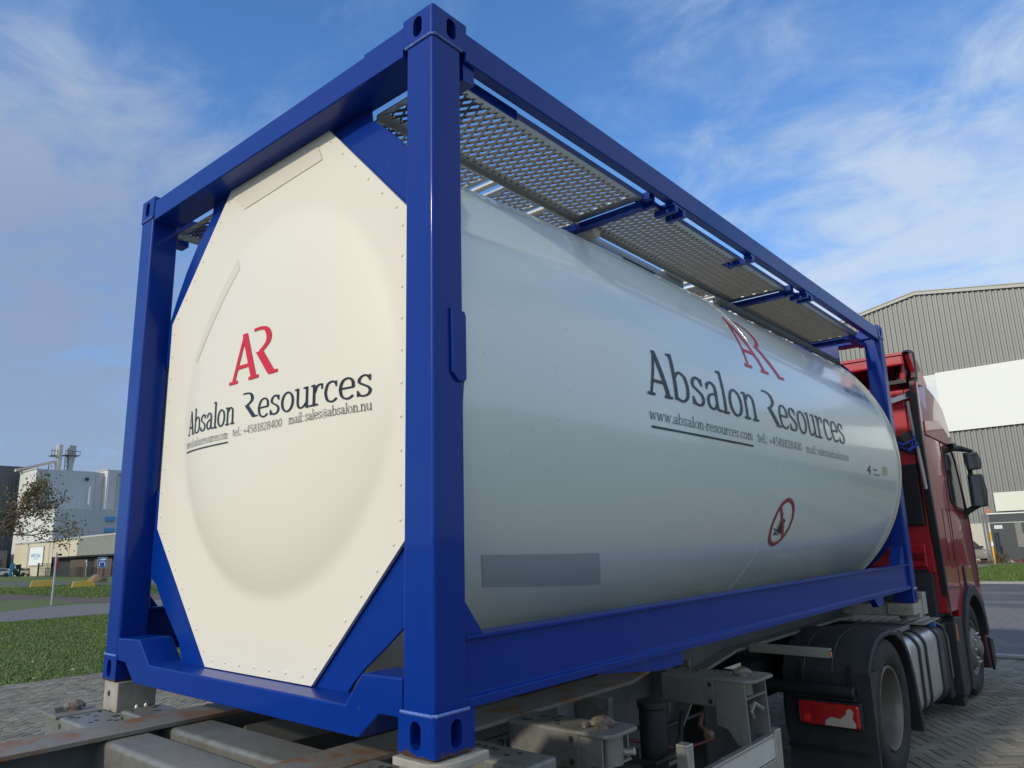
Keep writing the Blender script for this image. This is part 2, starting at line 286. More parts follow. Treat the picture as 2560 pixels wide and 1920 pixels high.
BRICK = mat('paving_brick', (.215, .192, .145), .85, var=.1, vs=1.2, det=10, col2=(.115, .108, .09), c2=(.52, .70), c2s=.55, bump=.4, bs=120)
poly('ground', [(-1500, -1500), (1500, -1500), (1500, 1500), (-1500, 1500)], -.02, EARTH)
PAVF = pave_mat('paving_far', (.20, .18, .14), (.165, .15, .12), 2.4)
poly('paving', [(-11.8, -60), (60, -60), (60, 11.6), (-11.5, 11.6)], -.008, PAVF)
JOINT = mat('joint_sand', (.030, .027, .022), .95)
poly('joint_bed', [(-11.75, -5.9), (9, -5.9), (9, 11.5), (-11.5, 11.5)], -.0025, JOINT)
def herring():
    w = .105; g = .0085; h = .004; c, s = math.cos(R(38)), math.sin(R(38)); v = []; f = []; n = 200
    for i in range(-n, n):
        for j in range(-n, n):
            k = (i - j) % 4
            if k == 0: a = (i * w + g, j * w + g, (i + 2) * w - g, (j + 1) * w - g)
            elif k == 3: a = (i * w + g, j * w + g, (i + 1) * w - g, (j + 2) * w - g)
            else: continue
            mx, my = (a[0] + a[2]) / 2, (a[1] + a[3]) / 2; X = mx * c - my * s - 1; Y = mx * s + my * c + 3
            if not (-11.6 < X < 8.8 and -5.7 < Y < 11.35): continue
            zt = h + rnd.uniform(-.0015, .0018); t1, t2 = rnd.uniform(-.002, .002), rnd.uniform(-.002, .002); o = len(v)
            for (x, y, sg1, sg2) in ((a[0], a[1], -1, -1), (a[2], a[1], 1, -1), (a[2], a[3], 1, 1), (a[0], a[3], -1, 1)): v.append((x * c - y * s - 1, x * s + y * c + 3, zt + sg1 * t1 + sg2 * t2))
            for (x, y, sg1, sg2) in ((a[0], a[1], -1, -1), (a[2], a[1], 1, -1), (a[2], a[3], 1, 1), (a[0], a[3], -1, 1)):
                x2, y2 = x + sg1 * .004, y + sg2 * .004; v.append((x2 * c - y2 * s - 1, x2 * s + y2 * c + 3, -.004))
            f += [(o, o + 1, o + 2, o + 3)] + [(o + q, o + 4 + q, o + 4 + (q + 1) % 4, o + (q + 1) % 4) for q in range(4)]
    m = MB(); m.v = v; m.f = f; m.mi = []
    for i in range(len(f) // 5): m.mi += [rnd.choice((0, 0, 0, 1, 2))] * 5
    struct(m.build('brick_paving', [BRICK, mat('paving_brick_dark', (.16, .145, .11), .85, var=.15, vs=1.2, bump=.4, bs=120), mat('paving_brick_pale', (.255, .23, .18), .85, var=.12, vs=1.2, bump=.4, bs=120)], smooth=0, recalc=False))
herring()
# left: lawn, path, verges, road
poly('outer_grass', [(-11.9, -300), (-11.9, 300), (-600, 300), (-600, -300)], -.006, GRASSM)
poly('lawn', [(-11.8, -60), (-11.3, 60), (-27, 60), (-26.3, -60)], .0, GRASSM)
poly('path', [(-26.3, -60), (-27, 60), (-33.6, 60), (-33.9, 13), (-34.4, 11.6), (-34.9, 10.4), (-32.7, 8), (-30, -60)], .002, PATH)
poly('verge', [(-30, -60), (-32.7, 8), (-34.9, 10.4), (-36.5, 11.9), (-41.5, 12.7), (-45, 11.3), (-60, 0), (-60, -60)], .001, GRASSM)
poly('bare_soil', [(-41.5, 12.7), (-36.5, 11.9), (-33.9, 13), (-33.6, 60), (-38, 60), (-40.6, 15.2), (-46, 14.6), (-59.8, 15.4), (-90, 12), (-90, -20), (-45, 11.3)], .0, DIRT)
poly('meadow', [(-40.6, 15.2), (-38, 60), (-52, 60), (-55.5, 20.8), (-62, 20.9), (-83, 21.5), (-120, 20), (-90, 12), (-59.8, 15.4), (-46, 14.6)], .003, GRASSM)
poly('side_road', [(-55.5, 20.8), (-52, 60), (-66, 60), (-70, 26), (-98, 25.9), (-160, 22), (-160, 17), (-120, 18.5), (-83, 21.5)], .004, ASPH)
poly('roadside_grass', [(-70, 26), (-66, 60), (-102, 60), (-104, 37), (-170, 36.5), (-240, 20), (-160, 22), (-98, 25.9)], .002, GRASSM)
# right: kerb, road lanes, verge
o = MB().box(-11.5, 60, 11.56, 11.70, -.05, .03).build('kerb', KERB, bevel=.01); struct(o)
poly('road', [(-11, 11.7), (90, 11.7), (90, 31.4), (-11, 31.4)], .001, ASPH)
poly('brick_lane', [(-11, 15.2), (90, 15.2), (90, 20.3), (-11, 20.3)], .005, ASPH2)
poly('worn_lane', [(-11, 21.6), (90, 21.6), (90, 22.6), (-11, 22.6)], .005, mat('worn_asphalt', (.15, .15, .148), .8, var=.2, vs=2, det=10))
poly('wheel_track', [(-11, 25.2), (90, 25.2), (90, 26.4), (-11, 26.4)], .005, mat('worn_asphalt', (.15, .15, .148), .8))
o = MB().box(-11, 60, 31.0, 31.4, -.05, .08).build('far_kerb', KERB, bevel=.01); struct(o)
poly('road_verge', [(-30, 31.4), (60, 31.4), (60, 56), (-4.2, 56), (-6.0, 52.6), (-5.8, 46), (-30, 46)], .003, GRASSM)
poly('yard', [(-60, 46), (-5.8, 46), (-6.0, 52.6), (-4.2, 56), (60, 56), (60, 62), (-60, 62)], .0, mat('yard_concrete', (.21, .195, .17), .85, var=.2, vs=.8, det=10))
def tufts(name, n, area, h0, h1, seed, m=None, dens=None, wk=2):
    r = random.Random(seed); v = []; f = []
    for _ in range(n):
        x = r.uniform(area[0], area[1]); y = r.uniform(area[2], area[3])
        if dens and not dens(x, y): continue
        for b in range(3):
            a = r.uniform(0, 6.28); h = r.uniform(h0, h1); w = r.uniform(.005, .012) * wk; bx, by = x + r.uniform(-.06, .06), y + r.uniform(-.06, .06)
            lx, ly = math.cos(a) * h * .5, math.sin(a) * h * .5; dx, dy = -math.sin(a) * w, math.cos(a) * w; o = len(v)
            v += [(bx - dx, by - dy, 0), (bx + dx, by + dy, 0), (bx + lx, by + ly, h)]; f.append((o, o + 1, o + 2))
    q = MB(); q.v = v; q.f = f; q.mi = [0] * len(f); o = q.build(name, m or BLADE, smooth=0, recalc=False); return struct(o, 'stuff')
tag(tufts('grass', 60000, (-26.4, -11.6, 0, 14), .015, .05, 3, wk=1), 'short green lawn grass between the paving and the path', 'grass')
tag(tufts('verge_grass', 15000, (-9, 5, 31.4, 50), .05, .16, 4, dens=lambda x, y: y < 46 or x > -5.8), 'rough verge grass beyond the road at the right', 'grass')
tag(tufts('far_grass', 9000, (-70, -40, 14, 24), .04, .13, 5), 'tufted grass of the far verge at the left', 'grass')
def leaves():
    r = random.Random(9); q = MB()
    for _ in range(300):
        if r.random() < .86: x, y = r.uniform(-5, 4), r.uniform(31.5, 46)
        else: x, y = r.uniform(-22, -11.2), r.uniform(0, 12)
        a = r.uniform(0, 3.1); s_ = r.uniform(.03, .07); z = .05
        q.add([(x + s_ * math.cos(a), y + s_ * math.sin(a), z), (x - s_ * math.sin(a) * .6, y + s_ * math.cos(a) * .6, z + .02), (x - s_ * math.cos(a), y - s_ * math.sin(a), z), (x + s_ * math.sin(a) * .6, y - s_ * math.cos(a) * .6, z + .01)], [(0, 1, 2, 3)])
    o = q.build('fallen_leaves', mat('dead_leaf', (.42, .36, .16), .8, var=.3, vs=2), smooth=0, recalc=False); struct(o, 'stuff'); tag(o, 'pale fallen leaves scattered over the grass', 'leaves')
leaves()

# ================================================================== TANK CONTAINER (container frame: x 0..-2.438, y 0..6.058, z 0..2.591)
CW, CL, CH = 2.438, 6.058, 2.591
TC = thing('tank_container', 'blue framed tank container with cream end panel and white tank lettered Absalon Resources', 'tank container', (-CW / 2, CL / 2, 0), tilt=True)
def slot_face(mb, o, u, v, w, h, cx, cy, hw, hh, dep):     # rectangular face with an oblong hole and its inner wall
    o = Vector(o); u = Vector(u); v = Vector(v); nrm = u.cross(v); n = 24; outer = []; inner = []
    for i in range(n):
        t = 2 * math.pi * (i + .5) / n; c, s = math.cos(t), math.sin(t)
        px = hw * c; py = hw * s + (hh - hw) * (1 if s > 0 else -1); inner.append((cx + px, cy + py))
        k = min(((w - cx) if c > 0 else cx) / max(abs(c), 1e-6), ((h - cy) if s > 0 else cy) / max(abs(s), 1e-6)); outer.append((cx + k * c, cy + k * s))
    # snap corners
    for X in (0, w):
        for Y in (0, h):
            i = min(range(n), key=lambda i: (outer[i][0] - X) ** 2 + (outer[i][1] - Y) ** 2); outer[i] = (X, Y)
    P = [o + u * a + v * b for a, b in outer] + [o + u * a + v * b for a, b in inner] + [o + u * a + v * b - nrm * dep for a, b in inner]
    mb.add(P, [(i, (i + 1) % n, n + (i + 1) % n, n + i) for i in range(n)] + [(n + i, n + (i + 1) % n, 2 * n + (i + 1) % n, 2 * n + i) for i in range(n)])
    mb.m = 1; mb.add([o + u * a + v * b - nrm * (dep + .0) for a, b in inner], [tuple(range(n))]); mb.m = 0
def casting(x0, y0, z0, sx, sy):       # outer corner at (x0,y0); sx, sy = direction inward
    w, l, h, r = .162, .178, .118, .014
    q = MB(); X = lambda t: x0 + sx * t; Y = lambda t: y0 + sy * t
    # faces: end face (normal -sy) and side face (normal -sx) with holes
    if sy > 0: slot_face(q, (min(X(r), X(w)), Y(0), z0), (1, 0, 0), (0, 0, 1), w - r, h, (w - r) * .5 - sx * .006, h * .5, .024, .042, .075)
    else: slot_face(q, (max(X(r), X(w)), Y(0), z0), (-1, 0, 0), (0, 0, 1), w - r, h, (w - r) * .5, h * .5, .024, .042, .075)
    if sx < 0: slot_face(q, (X(0), min(Y(r), Y(l)), z0), (0, 1, 0), (0, 0, 1), l - r, h, (l - r) * .5, h * .5, .024, .042, .075)
    else: slot_face(q, (X(0), max(Y(r), Y(l)), z0), (0, -1, 0), (0, 0, 1), l - r, h, (l - r) * .5, h * .5, .024, .042, .075)
    arc = [(X(r - r * math.sin(R(a))), Y(r - r * math.cos(R(a)))) for a in (0, 22, 45, 68, 90)]
    q.add([(a, b, z) for z in (z0, z0 + h) for a, b in arc], [(i, i + 1, i + 6, i + 5) for i in range(4)])
    prof = arc + [(X(0), Y(l)), (X(w), Y(l)), (X(w), Y(0))]; m = len(prof)
    q.add([(a, b, z0) for a, b in prof], [tuple(range(m))]); q.add([(a, b, z0 + h) for a, b in prof], [tuple(range(m))])
    q.add([(X(w), Y(0), z0), (X(w), Y(l), z0), (X(w), Y(l), z0 + h), (X(w), Y(0), z0 + h)], [(0, 1, 2, 3)]); q.add([(X(0), Y(l), z0), (X(w), Y(l), z0), (X(w), Y(l), z0 + h), (X(0), Y(l), z0 + h)], [(0, 1, 2, 3)])
    return q.build('corner_casting', [BLUEC, mat('pocket_shade', (.006, .006, .008), .9)], TC, smooth=30)  # near-black back plate paints the shade inside the holes
for zz in (0, CH - .118):
    for (x, y, sx, sy) in ((0, 0, -1, 1), (-CW, 0, 1, 1), (0, CL, -1, -1), (-CW, CL, 1, -1)): casting(x, y, zz, sx, sy)
for (x, y, sx, sy) in ((0, 0, -1, 1), (-CW, 0, 1, 1), (0, CL, -1, -1), (-CW, CL, 1, -1)):
    q = MB(); a, b = sorted((x + sx * .004, x + sx * .15)); c, d = sorted((y + sy * .004, y + sy * .152)); q.box(a, b, c, d, .118, CH - .118)
    q.build('corner_post', BLUE, TC, bevel=.014, seg=3)
    for z in (.118, CH - .118):
        zz = z + (.004 if z < 1 else -.004); w = .006; q = MB()
        q.tube([(x + sx * .152, y + sy * .002, zz), (x + sx * .012, y + sy * .002, zz), (x + sx * .002, y + sy * .012, zz), (x + sx * .002, y + sy * .155, zz)], w, 6)
        q.build('weld_seam', WELD, TC)
# lug on the near post
q = MB(); q.prism([(.082, 1.43), (.145, 1.425), (.152, 1.41), (.152, 1.185), (.143, 1.175), (.115, 1.172), (.085, 1.2)], 'x', -.004, .008); q.build('post_plate', BLUE, TC, bevel=.003)
# top and bottom end rails, both ends
def end_rails(y0, s):
    a, b = sorted((y0 + s * .003, y0 + s * .16))
    MB().box(-CW + .162, -.162, a, b, CH - .148, CH - .028).build('top_end_rail', BLUE, TC, bevel=.008, seg=3)
    a2, b2 = sorted((y0 - s * .001, y0 + s * .02)); MB().box(-.40, -.163, a2, b2, CH - .150, CH - .025).build('doubler_plate', BLUE, TC, bevel=.002)
    P = [(-2.29, .207), (-2.05, .214), (-1.93, .108), (-.44, .108), (-.355, .214), (-.150, .220), (-.150, .1), (-.263, .098), (-.368, .012), (-2.079, .012), (-2.19, .098), (-2.29, .1)]
    a, b = sorted((y0 + s * .004, y0 + s * .165)); MB().prism(P, 'y', a, b).build('bottom_end_rail', BLUE, TC, bevel=.007, seg=2)
    a, b = sorted((y0 + s * .138, y0 + s * .150))
    for P in ([(-.80, 2.45), (-.529, 2.45), (-.52, 2.39), (-.44, 2.325), (-.33, 2.22), (-.22, 2.06), (-.15, 1.9), (-.15, 1.60), (-.36, 1.86)],
              [(-1.64, 2.45), (-1.854, 2.45), (-1.871, 2.371), (-2.00, 2.27), (-2.12, 2.13), (-2.22, 1.98), (-2.288, 1.85), (-2.288, 1.6), (-2.10, 1.82)],
              [(-2.288, .95), (-2.288, .49), (-2.25, .478), (-2.214, .459), (-2.124, .364), (-1.92, .19), (-1.88, .10), (-1.58, .10), (-2.12, .80)],
              [(-.15, .95), (-.15, .50), (-.22, .42), (-.307, .34), (-.40, .27), (-.501, .2), (-.56, .15), (-.608, .10), (-.86, .10), (-.36, .72)]):
        MB().prism(P, 'y', a, b).build('corner_gusset', BLUE, TC, bevel=.003)
end_rails(0, 1); end_rails(CL, -1)
# side rails
for sx, x0 in ((-1, 0), (1, -CW)):
    X = lambda t: x0 + sx * t
    prof = [(X(.012), .118), (X(.012), .146), (X(.030), .154), (X(.030), .322), (X(.010), .326), (X(.010), .338), (X(.10), .338), (X(.10), .326), (X(.040), .322), (X(.040), .130), (X(.10), .130), (X(.10), .118)]
    MB().prism(prof, 'y', .153, CL - .153).build('bottom_side_rail', BLUE, TC, bevel=.002)
    a, b = sorted((X(.004), X(.058))); MB().box(a, b, .178, CL - .178, CH - .150, CH - .026).build('top_side_rail', BLUE, TC, bevel=.007, seg=3)
    a, b = sorted((X(.020), X(.030)))
    MB().prism([(.152, .338), (.245, .338), (.152, .455)], 'x', a, b).build('rail_gusset', BLUE, TC, bevel=.001)
    a, b = sorted((X(.03), X(.12))); MB().prism([(CL - .36, .338), (CL - .18, .338), (CL - .18, .50), (CL - .25, .50)], 'x', a, b).build('rail_gusset', BLUE, TC, bevel=.002)
    a, b = sorted((X(.03), X(.30))); MB().prism([(.85, .118), (1.62, .118), (1.62, .055), (1.40, .055)], 'x', a, b).build('fork_pocket', BLUE, TC, bevel=.003)
    a, b = sorted((X(.02), X(.07))); MB().prism([(4.75, .118), (5.0, .118), (5.0, .06), (4.85, .045)], 'x', a, b).build('tie_lug', BLUE, TC, bevel=.003)
# --- end panels with the dished tank head
DX, DZ, DRX, DRZ = -1.135, 1.28, .825, .850
def dome_y(x, z, y0=.118, s=1, dep=.068):
    r = math.hypot((x - DX) / DRX, (z - DZ) / DRZ)
    if r >= 1.04: return y0
    if r > .96:      # small fillet
        t = (1.04 - r) / .08; return y0 - s * dep * (1 - .96 ** 4.6) * t * t
    return y0 - s * dep * (1 - r ** 4.6)
OCT = [(-.80, 2.452), (-.262, 1.90), (-.262, .655), (-.80, .112), (-1.62, .112), (-2.20, .74), (-2.20, 1.84), (-1.63, 2.452)]
def end_panel(y0, s, name):
    q = MB(); n = 160; rs = [0, .12, .25, .4, .55, .66, .75, .82, .88, .92, .95, .96, .975, .99, 1.0, 1.015, 1.03, 1.04]
    def octpt(t):
        c, sn = math.cos(t), math.sin(t); best = 1e9
        for i in range(8):
            (ax, ay), (bx, by) = OCT[i], OCT[(i + 1) % 8]; dx, dy = bx - ax, by - ay; den = c * dy - sn * dx
            if abs(den) < 1e-9: continue
            k = ((ax - DX) * dy - (ay - DZ) * dx) / den; u = ((ax - DX) * sn - (ay - DZ) * c) / den
            if k > 0 and -1e-6 <= u <= 1 + 1e-6: best = min(best, k)
        return (DX + best * c, DZ + best * sn)
    angs = [2 * math.pi * i / n for i in range(n)]
    for (ax, ay) in OCT:
        t = math.atan2(ay - DZ, ax - DX) % (2 * math.pi); i = min(range(n), key=lambda i: abs(angs[i] - t)); angs[i] = t
    rings = [[(DX + DRX * r * math.cos(t), y0 + (dome_y(DX + DRX * r * math.cos(t), DZ + DRZ * r * math.sin(t)) - .118) * s, DZ + DRZ * r * math.sin(t)) for t in angs] for r in rs[1:]]
    oc = [octpt(t) for t in angs]; last = rings[-1]; out1 = []
    for (ox, oz), lp in zip(oc, last):
        k = 1.0; out1.append((ox, y0, oz))
    rings.append(out1); rings.append([(x, y0 + s * .014, z) for x, y, z in out1]); q.loft(rings, True, False)
    m = len(q.v); q.v.append((DX, rings[0][0][1], DZ)); q.v[m] = (DX, y0 - s * .068, DZ); q.f += [(m, i, (i + 1) % n) for i in range(n)]; q.mi += [0] * n
    # rivets along the rim
    cx, cz = -1.23, 1.28
    for i in range(8):
        a = Vector(OCT[i]); b = Vector(OCT[(i + 1) % 8]); d = (b - a); L_ = d.length; k = max(2, int(L_ / .115)); nn = Vector((-d.y, d.x)).normalized()
        if (Vector((cx, cz)) - a).dot(nn) < 0: nn = -nn
        for j in range(k):
            p = a + d * ((j + .5) / k) + nn * .032; c = Vector((p.x, y0, p.y)); q.loft([[c + Vector((r * math.cos(t), -s * h, r * math.sin(t))) for t in [2 * math.pi * e / 10 for e in range(10)]] for r, h in ((.0068, -.001), (.0062, .0024), (.0035, .0042), (.001, .0046))])
    return q.build(name, CREAM, TC, smooth=30)
EP = end_panel(.118, 1, 'end_panel'); end_panel(CL - .118, -1, 'end_panel')
FE = lambda u, v, off: (u, dome_y(u, v) - off, v)
FT = lambda u, v, off: FE(u + .012 + .055 * (u + .435), v + .004, off)
q = MB()
put_text(q, 'Absalon', -1.80, -1.318, 1.178, .084, FT, 1.0); put_text(q, 'R', -1.252, -1.140, 1.188, .080, FT, 1.0); put_text(q, 'esources', -1.135, -.432, 1.176, .088, FT, .95)
put_text(q, 'www.absalon-resources.com', -1.83, -1.365, 1.117, .027, FT, .85); put_text(q, 'tel.: +4581828400', -1.325, -.948, 1.120, .026, FT, .78); put_text(q, 'mail: sales@absalon.nu', -.902, -.434, 1.122, .028, FT, .82)
q.loft([[FT(-1.83 + .47 * i / 20, 1.096, .003) for i in range(21)], [FT(-1.83 + .47 * i / 20, 1.102, .003) for i in range(21)]], False, False)
q.build('lettering', INK, EP, smooth=0, recalc=False)
q = MB(); put_text(q, 'A', -1.375, -1.150, 1.362, .157, FT, 1.15)
put_text(q, 'R', -1.190, -1.010, 1.362, .157, FT, 1.15); q.build('emblem', RED, EP, smooth=0, recalc=False)
def wpatch(name, pts, m, parent, fn, nu=8, nv=6, off=.002):    # patch given by four (u,v) corners, wrapped on fn
    q = MB(); a, b, c, d = pts; g = [[fn(*(((1 - i / nu) * (1 - j / nv)) * Vector(a) + (i / nu) * (1 - j / nv) * Vector(b) + (i / nu) * (j / nv) * Vector(c) + (1 - i / nu) * (j / nv) * Vector(d)), off) for i in range(nu + 1)] for j in range(nv + 1)]
    q.loft(g, False, False); return q.build(name, m, parent, smooth=30, recalc=False)
wpatch('cover_strip', [(-1.625, 2.405), (-.875, 2.405), (-.835, 2.318), (-1.49, 2.292)], PATCH, EP, FE, off=.003)
wpatch('cover_strip', [(-1.91, 1.58), (-1.53, 2.04), (-1.45, 1.96), (-1.82, 1.56)], PATCH, EP, FE, 16, 4, off=.0015)
# --- tank shell
AX, AZ, AR_ = -CW / 2, 1.255, 1.283
SPROF = [(1.210, .158), (1.221, .3), (1.240, .6), (1.258, .9), (1.272, 1.2), (1.280, 1.5), (AR_, 1.75), (AR_, 5.66)]
def srad(y):
    for (r0, y0), (r1, y1) in zip(SPROF[:-1], SPROF[1:]):
        if y <= y1: return r0 + (r1 - r0) * max(0, y - y0) / (y1 - y0)
    return AR_
def FS(y, deg, off, r=None):
    r = r or srad(y); return _fs(y, deg, off, r)
def _fs(y, deg, off, r): return (AX + (r + off) * math.cos(R(deg)), y, AZ + (r + off) * math.sin(R(deg)))
q = MB(); q.lathe((AX, 0, AZ), 'y', [(.9, .156)] + SPROF + [ (1.279, 5.70), (1.262, 5.725), (1.18, 5.80), (.9, 5.93), (.3, 5.98)], 160)
SH = q.build('tank_shell', SHELL, TC, smooth=25)
q = MB(); q.lathe((AX, 0, AZ), 'y', [(1.278, 5.715), (1.296, 5.712), (1.297, 5.728), (1.278, 5.735)], 160); q.build('edge_ring', RIM_, SH)
for yy in (2.885,):
    q = MB(); q.lathe((AX, 0, AZ), 'y', [(AR_ - .003, yy - .009), (AR_ + .0018, yy - .008), (AR_ + .0018, yy + .002), (AR_ - .003, yy + .003)], 160); q.build('seam_band', SHELL, SH)
q = MB()
put_text(q, 'Absalon', 1.295, 2.548, 1.1, 7.2, FS); put_text(q, 'R', 2.690, 2.90, 1.1, 6.6, FS); put_text(q, 'esources', 2.885, 4.185, 1.0, 7.2, FS)
put_text(q, 'www.absalon-resources.com', 1.30, 2.445, -4.1, 1.65, FS, .8); put_text(q, 'tel.: +4581828400', 2.515, 3.235, -4.2, 1.65, FS, .8); put_text(q, 'mail: sales@absalon.nu', 3.318, 4.222, -4.35, 1.7, FS, .75)
q.loft([[FS(1.322 + 1.13 * i / 20, d, .003) for i in range(21)] for d in (-5.75, -5.3)], False, False)
q.build('lettering', INK, SH, smooth=0, recalc=False)
q = MB(); put_text(q, 'A', 2.565, 2.915, 16.8, 13.6, FS, .85); put_text(q, 'R', 2.88, 3.175, 16.9, 13.6, FS, .85); q.build('emblem', RED, SH, smooth=0, recalc=False)
q = MB(); font_text(q, 'AMLU 989110', 4.75, 5.42, 23.6, 3.2, FS); q.build('code_marking', INK, SH, smooth=0, recalc=False); q = MB(); font_text(q, '4', 4.70, 4.80, -7.6, 3.4, FS); q.build('rating_mark', INK, SH, smooth=0, recalc=False); q = MB(); font_text(q, 'bar', 4.87, 4.99, -6.0, 1.1, FS); font_text(q, 'MAWP', 4.88, 5.06, -7.8, .9, FS); 
q.build('marking', INK, SH, smooth=0, recalc=False)
wpatch('small_plate', [(5.16, -7.0), (5.30, -7.0), (5.30, -3.6), (5.16, -3.6)], mat('plate_yellow', (.5, .42, .25), .4), SH, FS)
wpatch('cover_tape', [(.42, -32.9), (1.14, -32.5), (1.285, -40.3), (.515, -39.8)], PATCHG, SH, FS, 6, 6)
# prohibition sticker
q = MB(); cy, ca, rr = 3.09, -25.4, .165; D = math.degrees(1 / AR_)
n = 40; q.loft([[FS(cy + r * math.cos(2 * math.pi * i / n), ca + r * math.sin(2 * math.pi * i / n) * D, .003) for i in range(n)] for r in (rr, rr * .83)], True, False)
q.loft([[FS(cy + k * rr * .88 * math.cos(R(135)) + w * math.cos(R(45)), ca + (k * rr * .88 * math.sin(R(135)) + w * math.sin(R(45))) * D, .0042) for k in (-1, -.5, 0, .5, 1)] for w in (-.012, .012)], False, False)
ST = q.build('sticker_ring', DKRED, SH, smooth=0, recalc=False)
q = MB()
def cp(pts): q.add([FS(cy + a * rr, ca + b * rr * D, .0034) for a, b in pts], [tuple(range(len(pts)))])
cp([(-.12, .18), (.22, .12), (.16, -.08), (.34, -.14), (.22, -.48), (-.22, -.38)]); cp([(-.22, .42), (-.17, .42), (-.30, -.36), (-.35, -.34)]); cp([(-.62, -.22), (-.28, -.3), (-.28, -.35), (-.62, -.27)]); cp([(-.34 + .09 * math.cos(t), -.45 + .09 * math.sin(t)) for t in [i * .628 for i in range(10)]]); cp([(-.2, -.42), (.05, -.5), (.05, -.54), (-.2, -.47)])
q.build('pictogram', INK, SH, smooth=0, recalc=False)
# --- walkways of expanded metal
def expanded(q, x0, x1, y0, y1, z, pitch=.046, lw=.088, sw=.0062, th=.0022, tilt=.0052):
    ny = int((y1 - y0) / (pitch / 2)); nx = int((x1 - x0) / (lw / 4))
    for j in range(ny + 1):
        yb = y0 + j * pitch / 2; a = []; b = []; a2 = []; b2 = []
        for i in range(nx + 1):
            ph = (i + (0 if j % 2 else 2)) % 4; off = (.5, .36, -.5, .36)[0] if False else (1 if ph == 0 else (-1 if ph == 2 else 0)) * pitch * .25
            y = yb + off; x = x0 + i * (x1 - x0) / nx
            a.append((x, y - sw / 2 + off * .1, z + tilt)); b.append((x, y + sw / 2 - off * .1, z - tilt)); a2.append((x, y - sw / 2, z + tilt - th)); b2.append((x, y + sw / 2, z - tilt - th))
        q.loft([a, b, b2, a2, a], False, False)
def walkway(x0, x1, y0, y1, z, lip=.028):
    q = MB(); expanded(q, x0 + .03, x1 - .03, y0 + .02, y1 - .05, z); w = q.build('walkway_panel', ALUD, TC, smooth=0, recalc=False)
    q = MB(); q.box(x1 - .045, x1, y0, y1, z - .004, z + .001); q.box(x1 - .004, x1 + .001, y0, y1, z, z + lip)
    q.box(x0, x0 + .045, y0, y1, z - .004, z + .001); q.box(x0 - .001, x0 + .004, y0, y1, z - lip, z); q.box(x0 + .045, x1 - .045, y1 - .075, y1, z - .004, z + .001); q.box(x0 + .045, x1 - .045, y0, y0 + .03, z - .004, z + .001)
    q.build('walkway_edge', ALU, w)
WX0, WX1, WZ = -.525, -.10, 2.430
for y0, y1 in ((.17, 1.65), (1.71, 3.72), (3.78, 5.50)):
    walkway(WX0, WX1, y0, y1, WZ); walkway(-CW - WX1, -CW - WX0, y0, y1, WZ)
for y in (.22, .64, 1.06, 1.40, 2.75, 3.2, 3.65, 4.1, 4.5, 4.9):      # cross panels on top of the tank
    q = MB(); expanded(q, -.76, -.55, y + .03, y + .27, WZ + .022); w = q.build('walkway_panel', ALUD, TC, smooth=0, recalc=False)
    q = MB(); q.box(-.76, -.54, y - .006, y + .03, WZ + .010, WZ + .022); q.box(-.76, -.54, y + .27, y + .30, WZ + .010, WZ + .022); q.box(-.552, -.538, y, y + .3, WZ - .005, WZ + .026); q.build('walkway_edge', ALU, w)
    MB().tube([(-.80, y + .345, WZ + .012), (-.535, y + .345, WZ + .012)], .016, 12).build('cross_tube', RIM_, TC)
for y in (1.68, 3.75, 5.53):        # blue bearers
    q = MB(); q.box(-CW + .12, -.12, y - .028, y + .028, WZ - .045, WZ - .007); q.build('walkway_bearer', BLUE, TC, bevel=.002)
for y in (1.68, 3.75):
    for sx, x0 in ((-1, 0), (1, -CW)):
        X = lambda t: x0 + sx * t; q = MB()
        def bx(a, b, *r): a, b = sorted((X(a), X(b))); q.box(a, b, *r)
        bx(.06, .15, y - .03, y + .03, WZ - .01, WZ + .03); bx(.075, .135, y + .03, y + .06, WZ - .03, WZ + .05); bx(.008, .14, y + .16, y + .195, WZ - .034, WZ - .004); bx(.008, .12, y + .25, y + .285, WZ - .040, WZ - .004); bx(.01, .085, y + .14, y + .29, WZ - .004, WZ + .012); bx(.09, .13, y + .04, y + .22, WZ + .0, WZ + .015)
        q.build('rail_bracket', BLUE, TC, bevel=.002)
for y in (2.90,):
    for sx, x0 in ((-1, 0), (1, -CW)):
        X = lambda t: x0 + sx * t; q = MB()
        def bx(a, b, *r): a, b = sorted((X(a), X(b))); q.box(a, b, *r)
        bx(.008, .185, y - .02, y + .02, WZ - .035, WZ - .006); bx(.17, .185, y - .03, y + .03, WZ - .035, WZ + .03); bx(.16, .22, y - .03, y + .03, WZ - .008, WZ - .006); bx(.008, .06, y - .03, y + .03, WZ - .006, WZ + .014); q.build('rail_bracket', BLUE, TC, bevel=.002)
for sx, x0 in ((-1, 0), (1, -CW)):
    X = lambda t: x0 + sx * t; a, b = sorted((X(.086), X(.093)))
    MB().box(a, b, .16, .58, WZ - .022, WZ + .022).build('walkway_bearer', BLUE, TC); MB().box(*sorted((X(.02), X(.10))), .18, .24, 2.37, 2.445).build('rail_bracket', BLUE, TC)
    MB().box(*sorted((X(.13), X(.19))), 5.42, 5.90, WZ - .04, WZ + .01).build('walkway_bearer', BLUE, TC, bevel=.003)
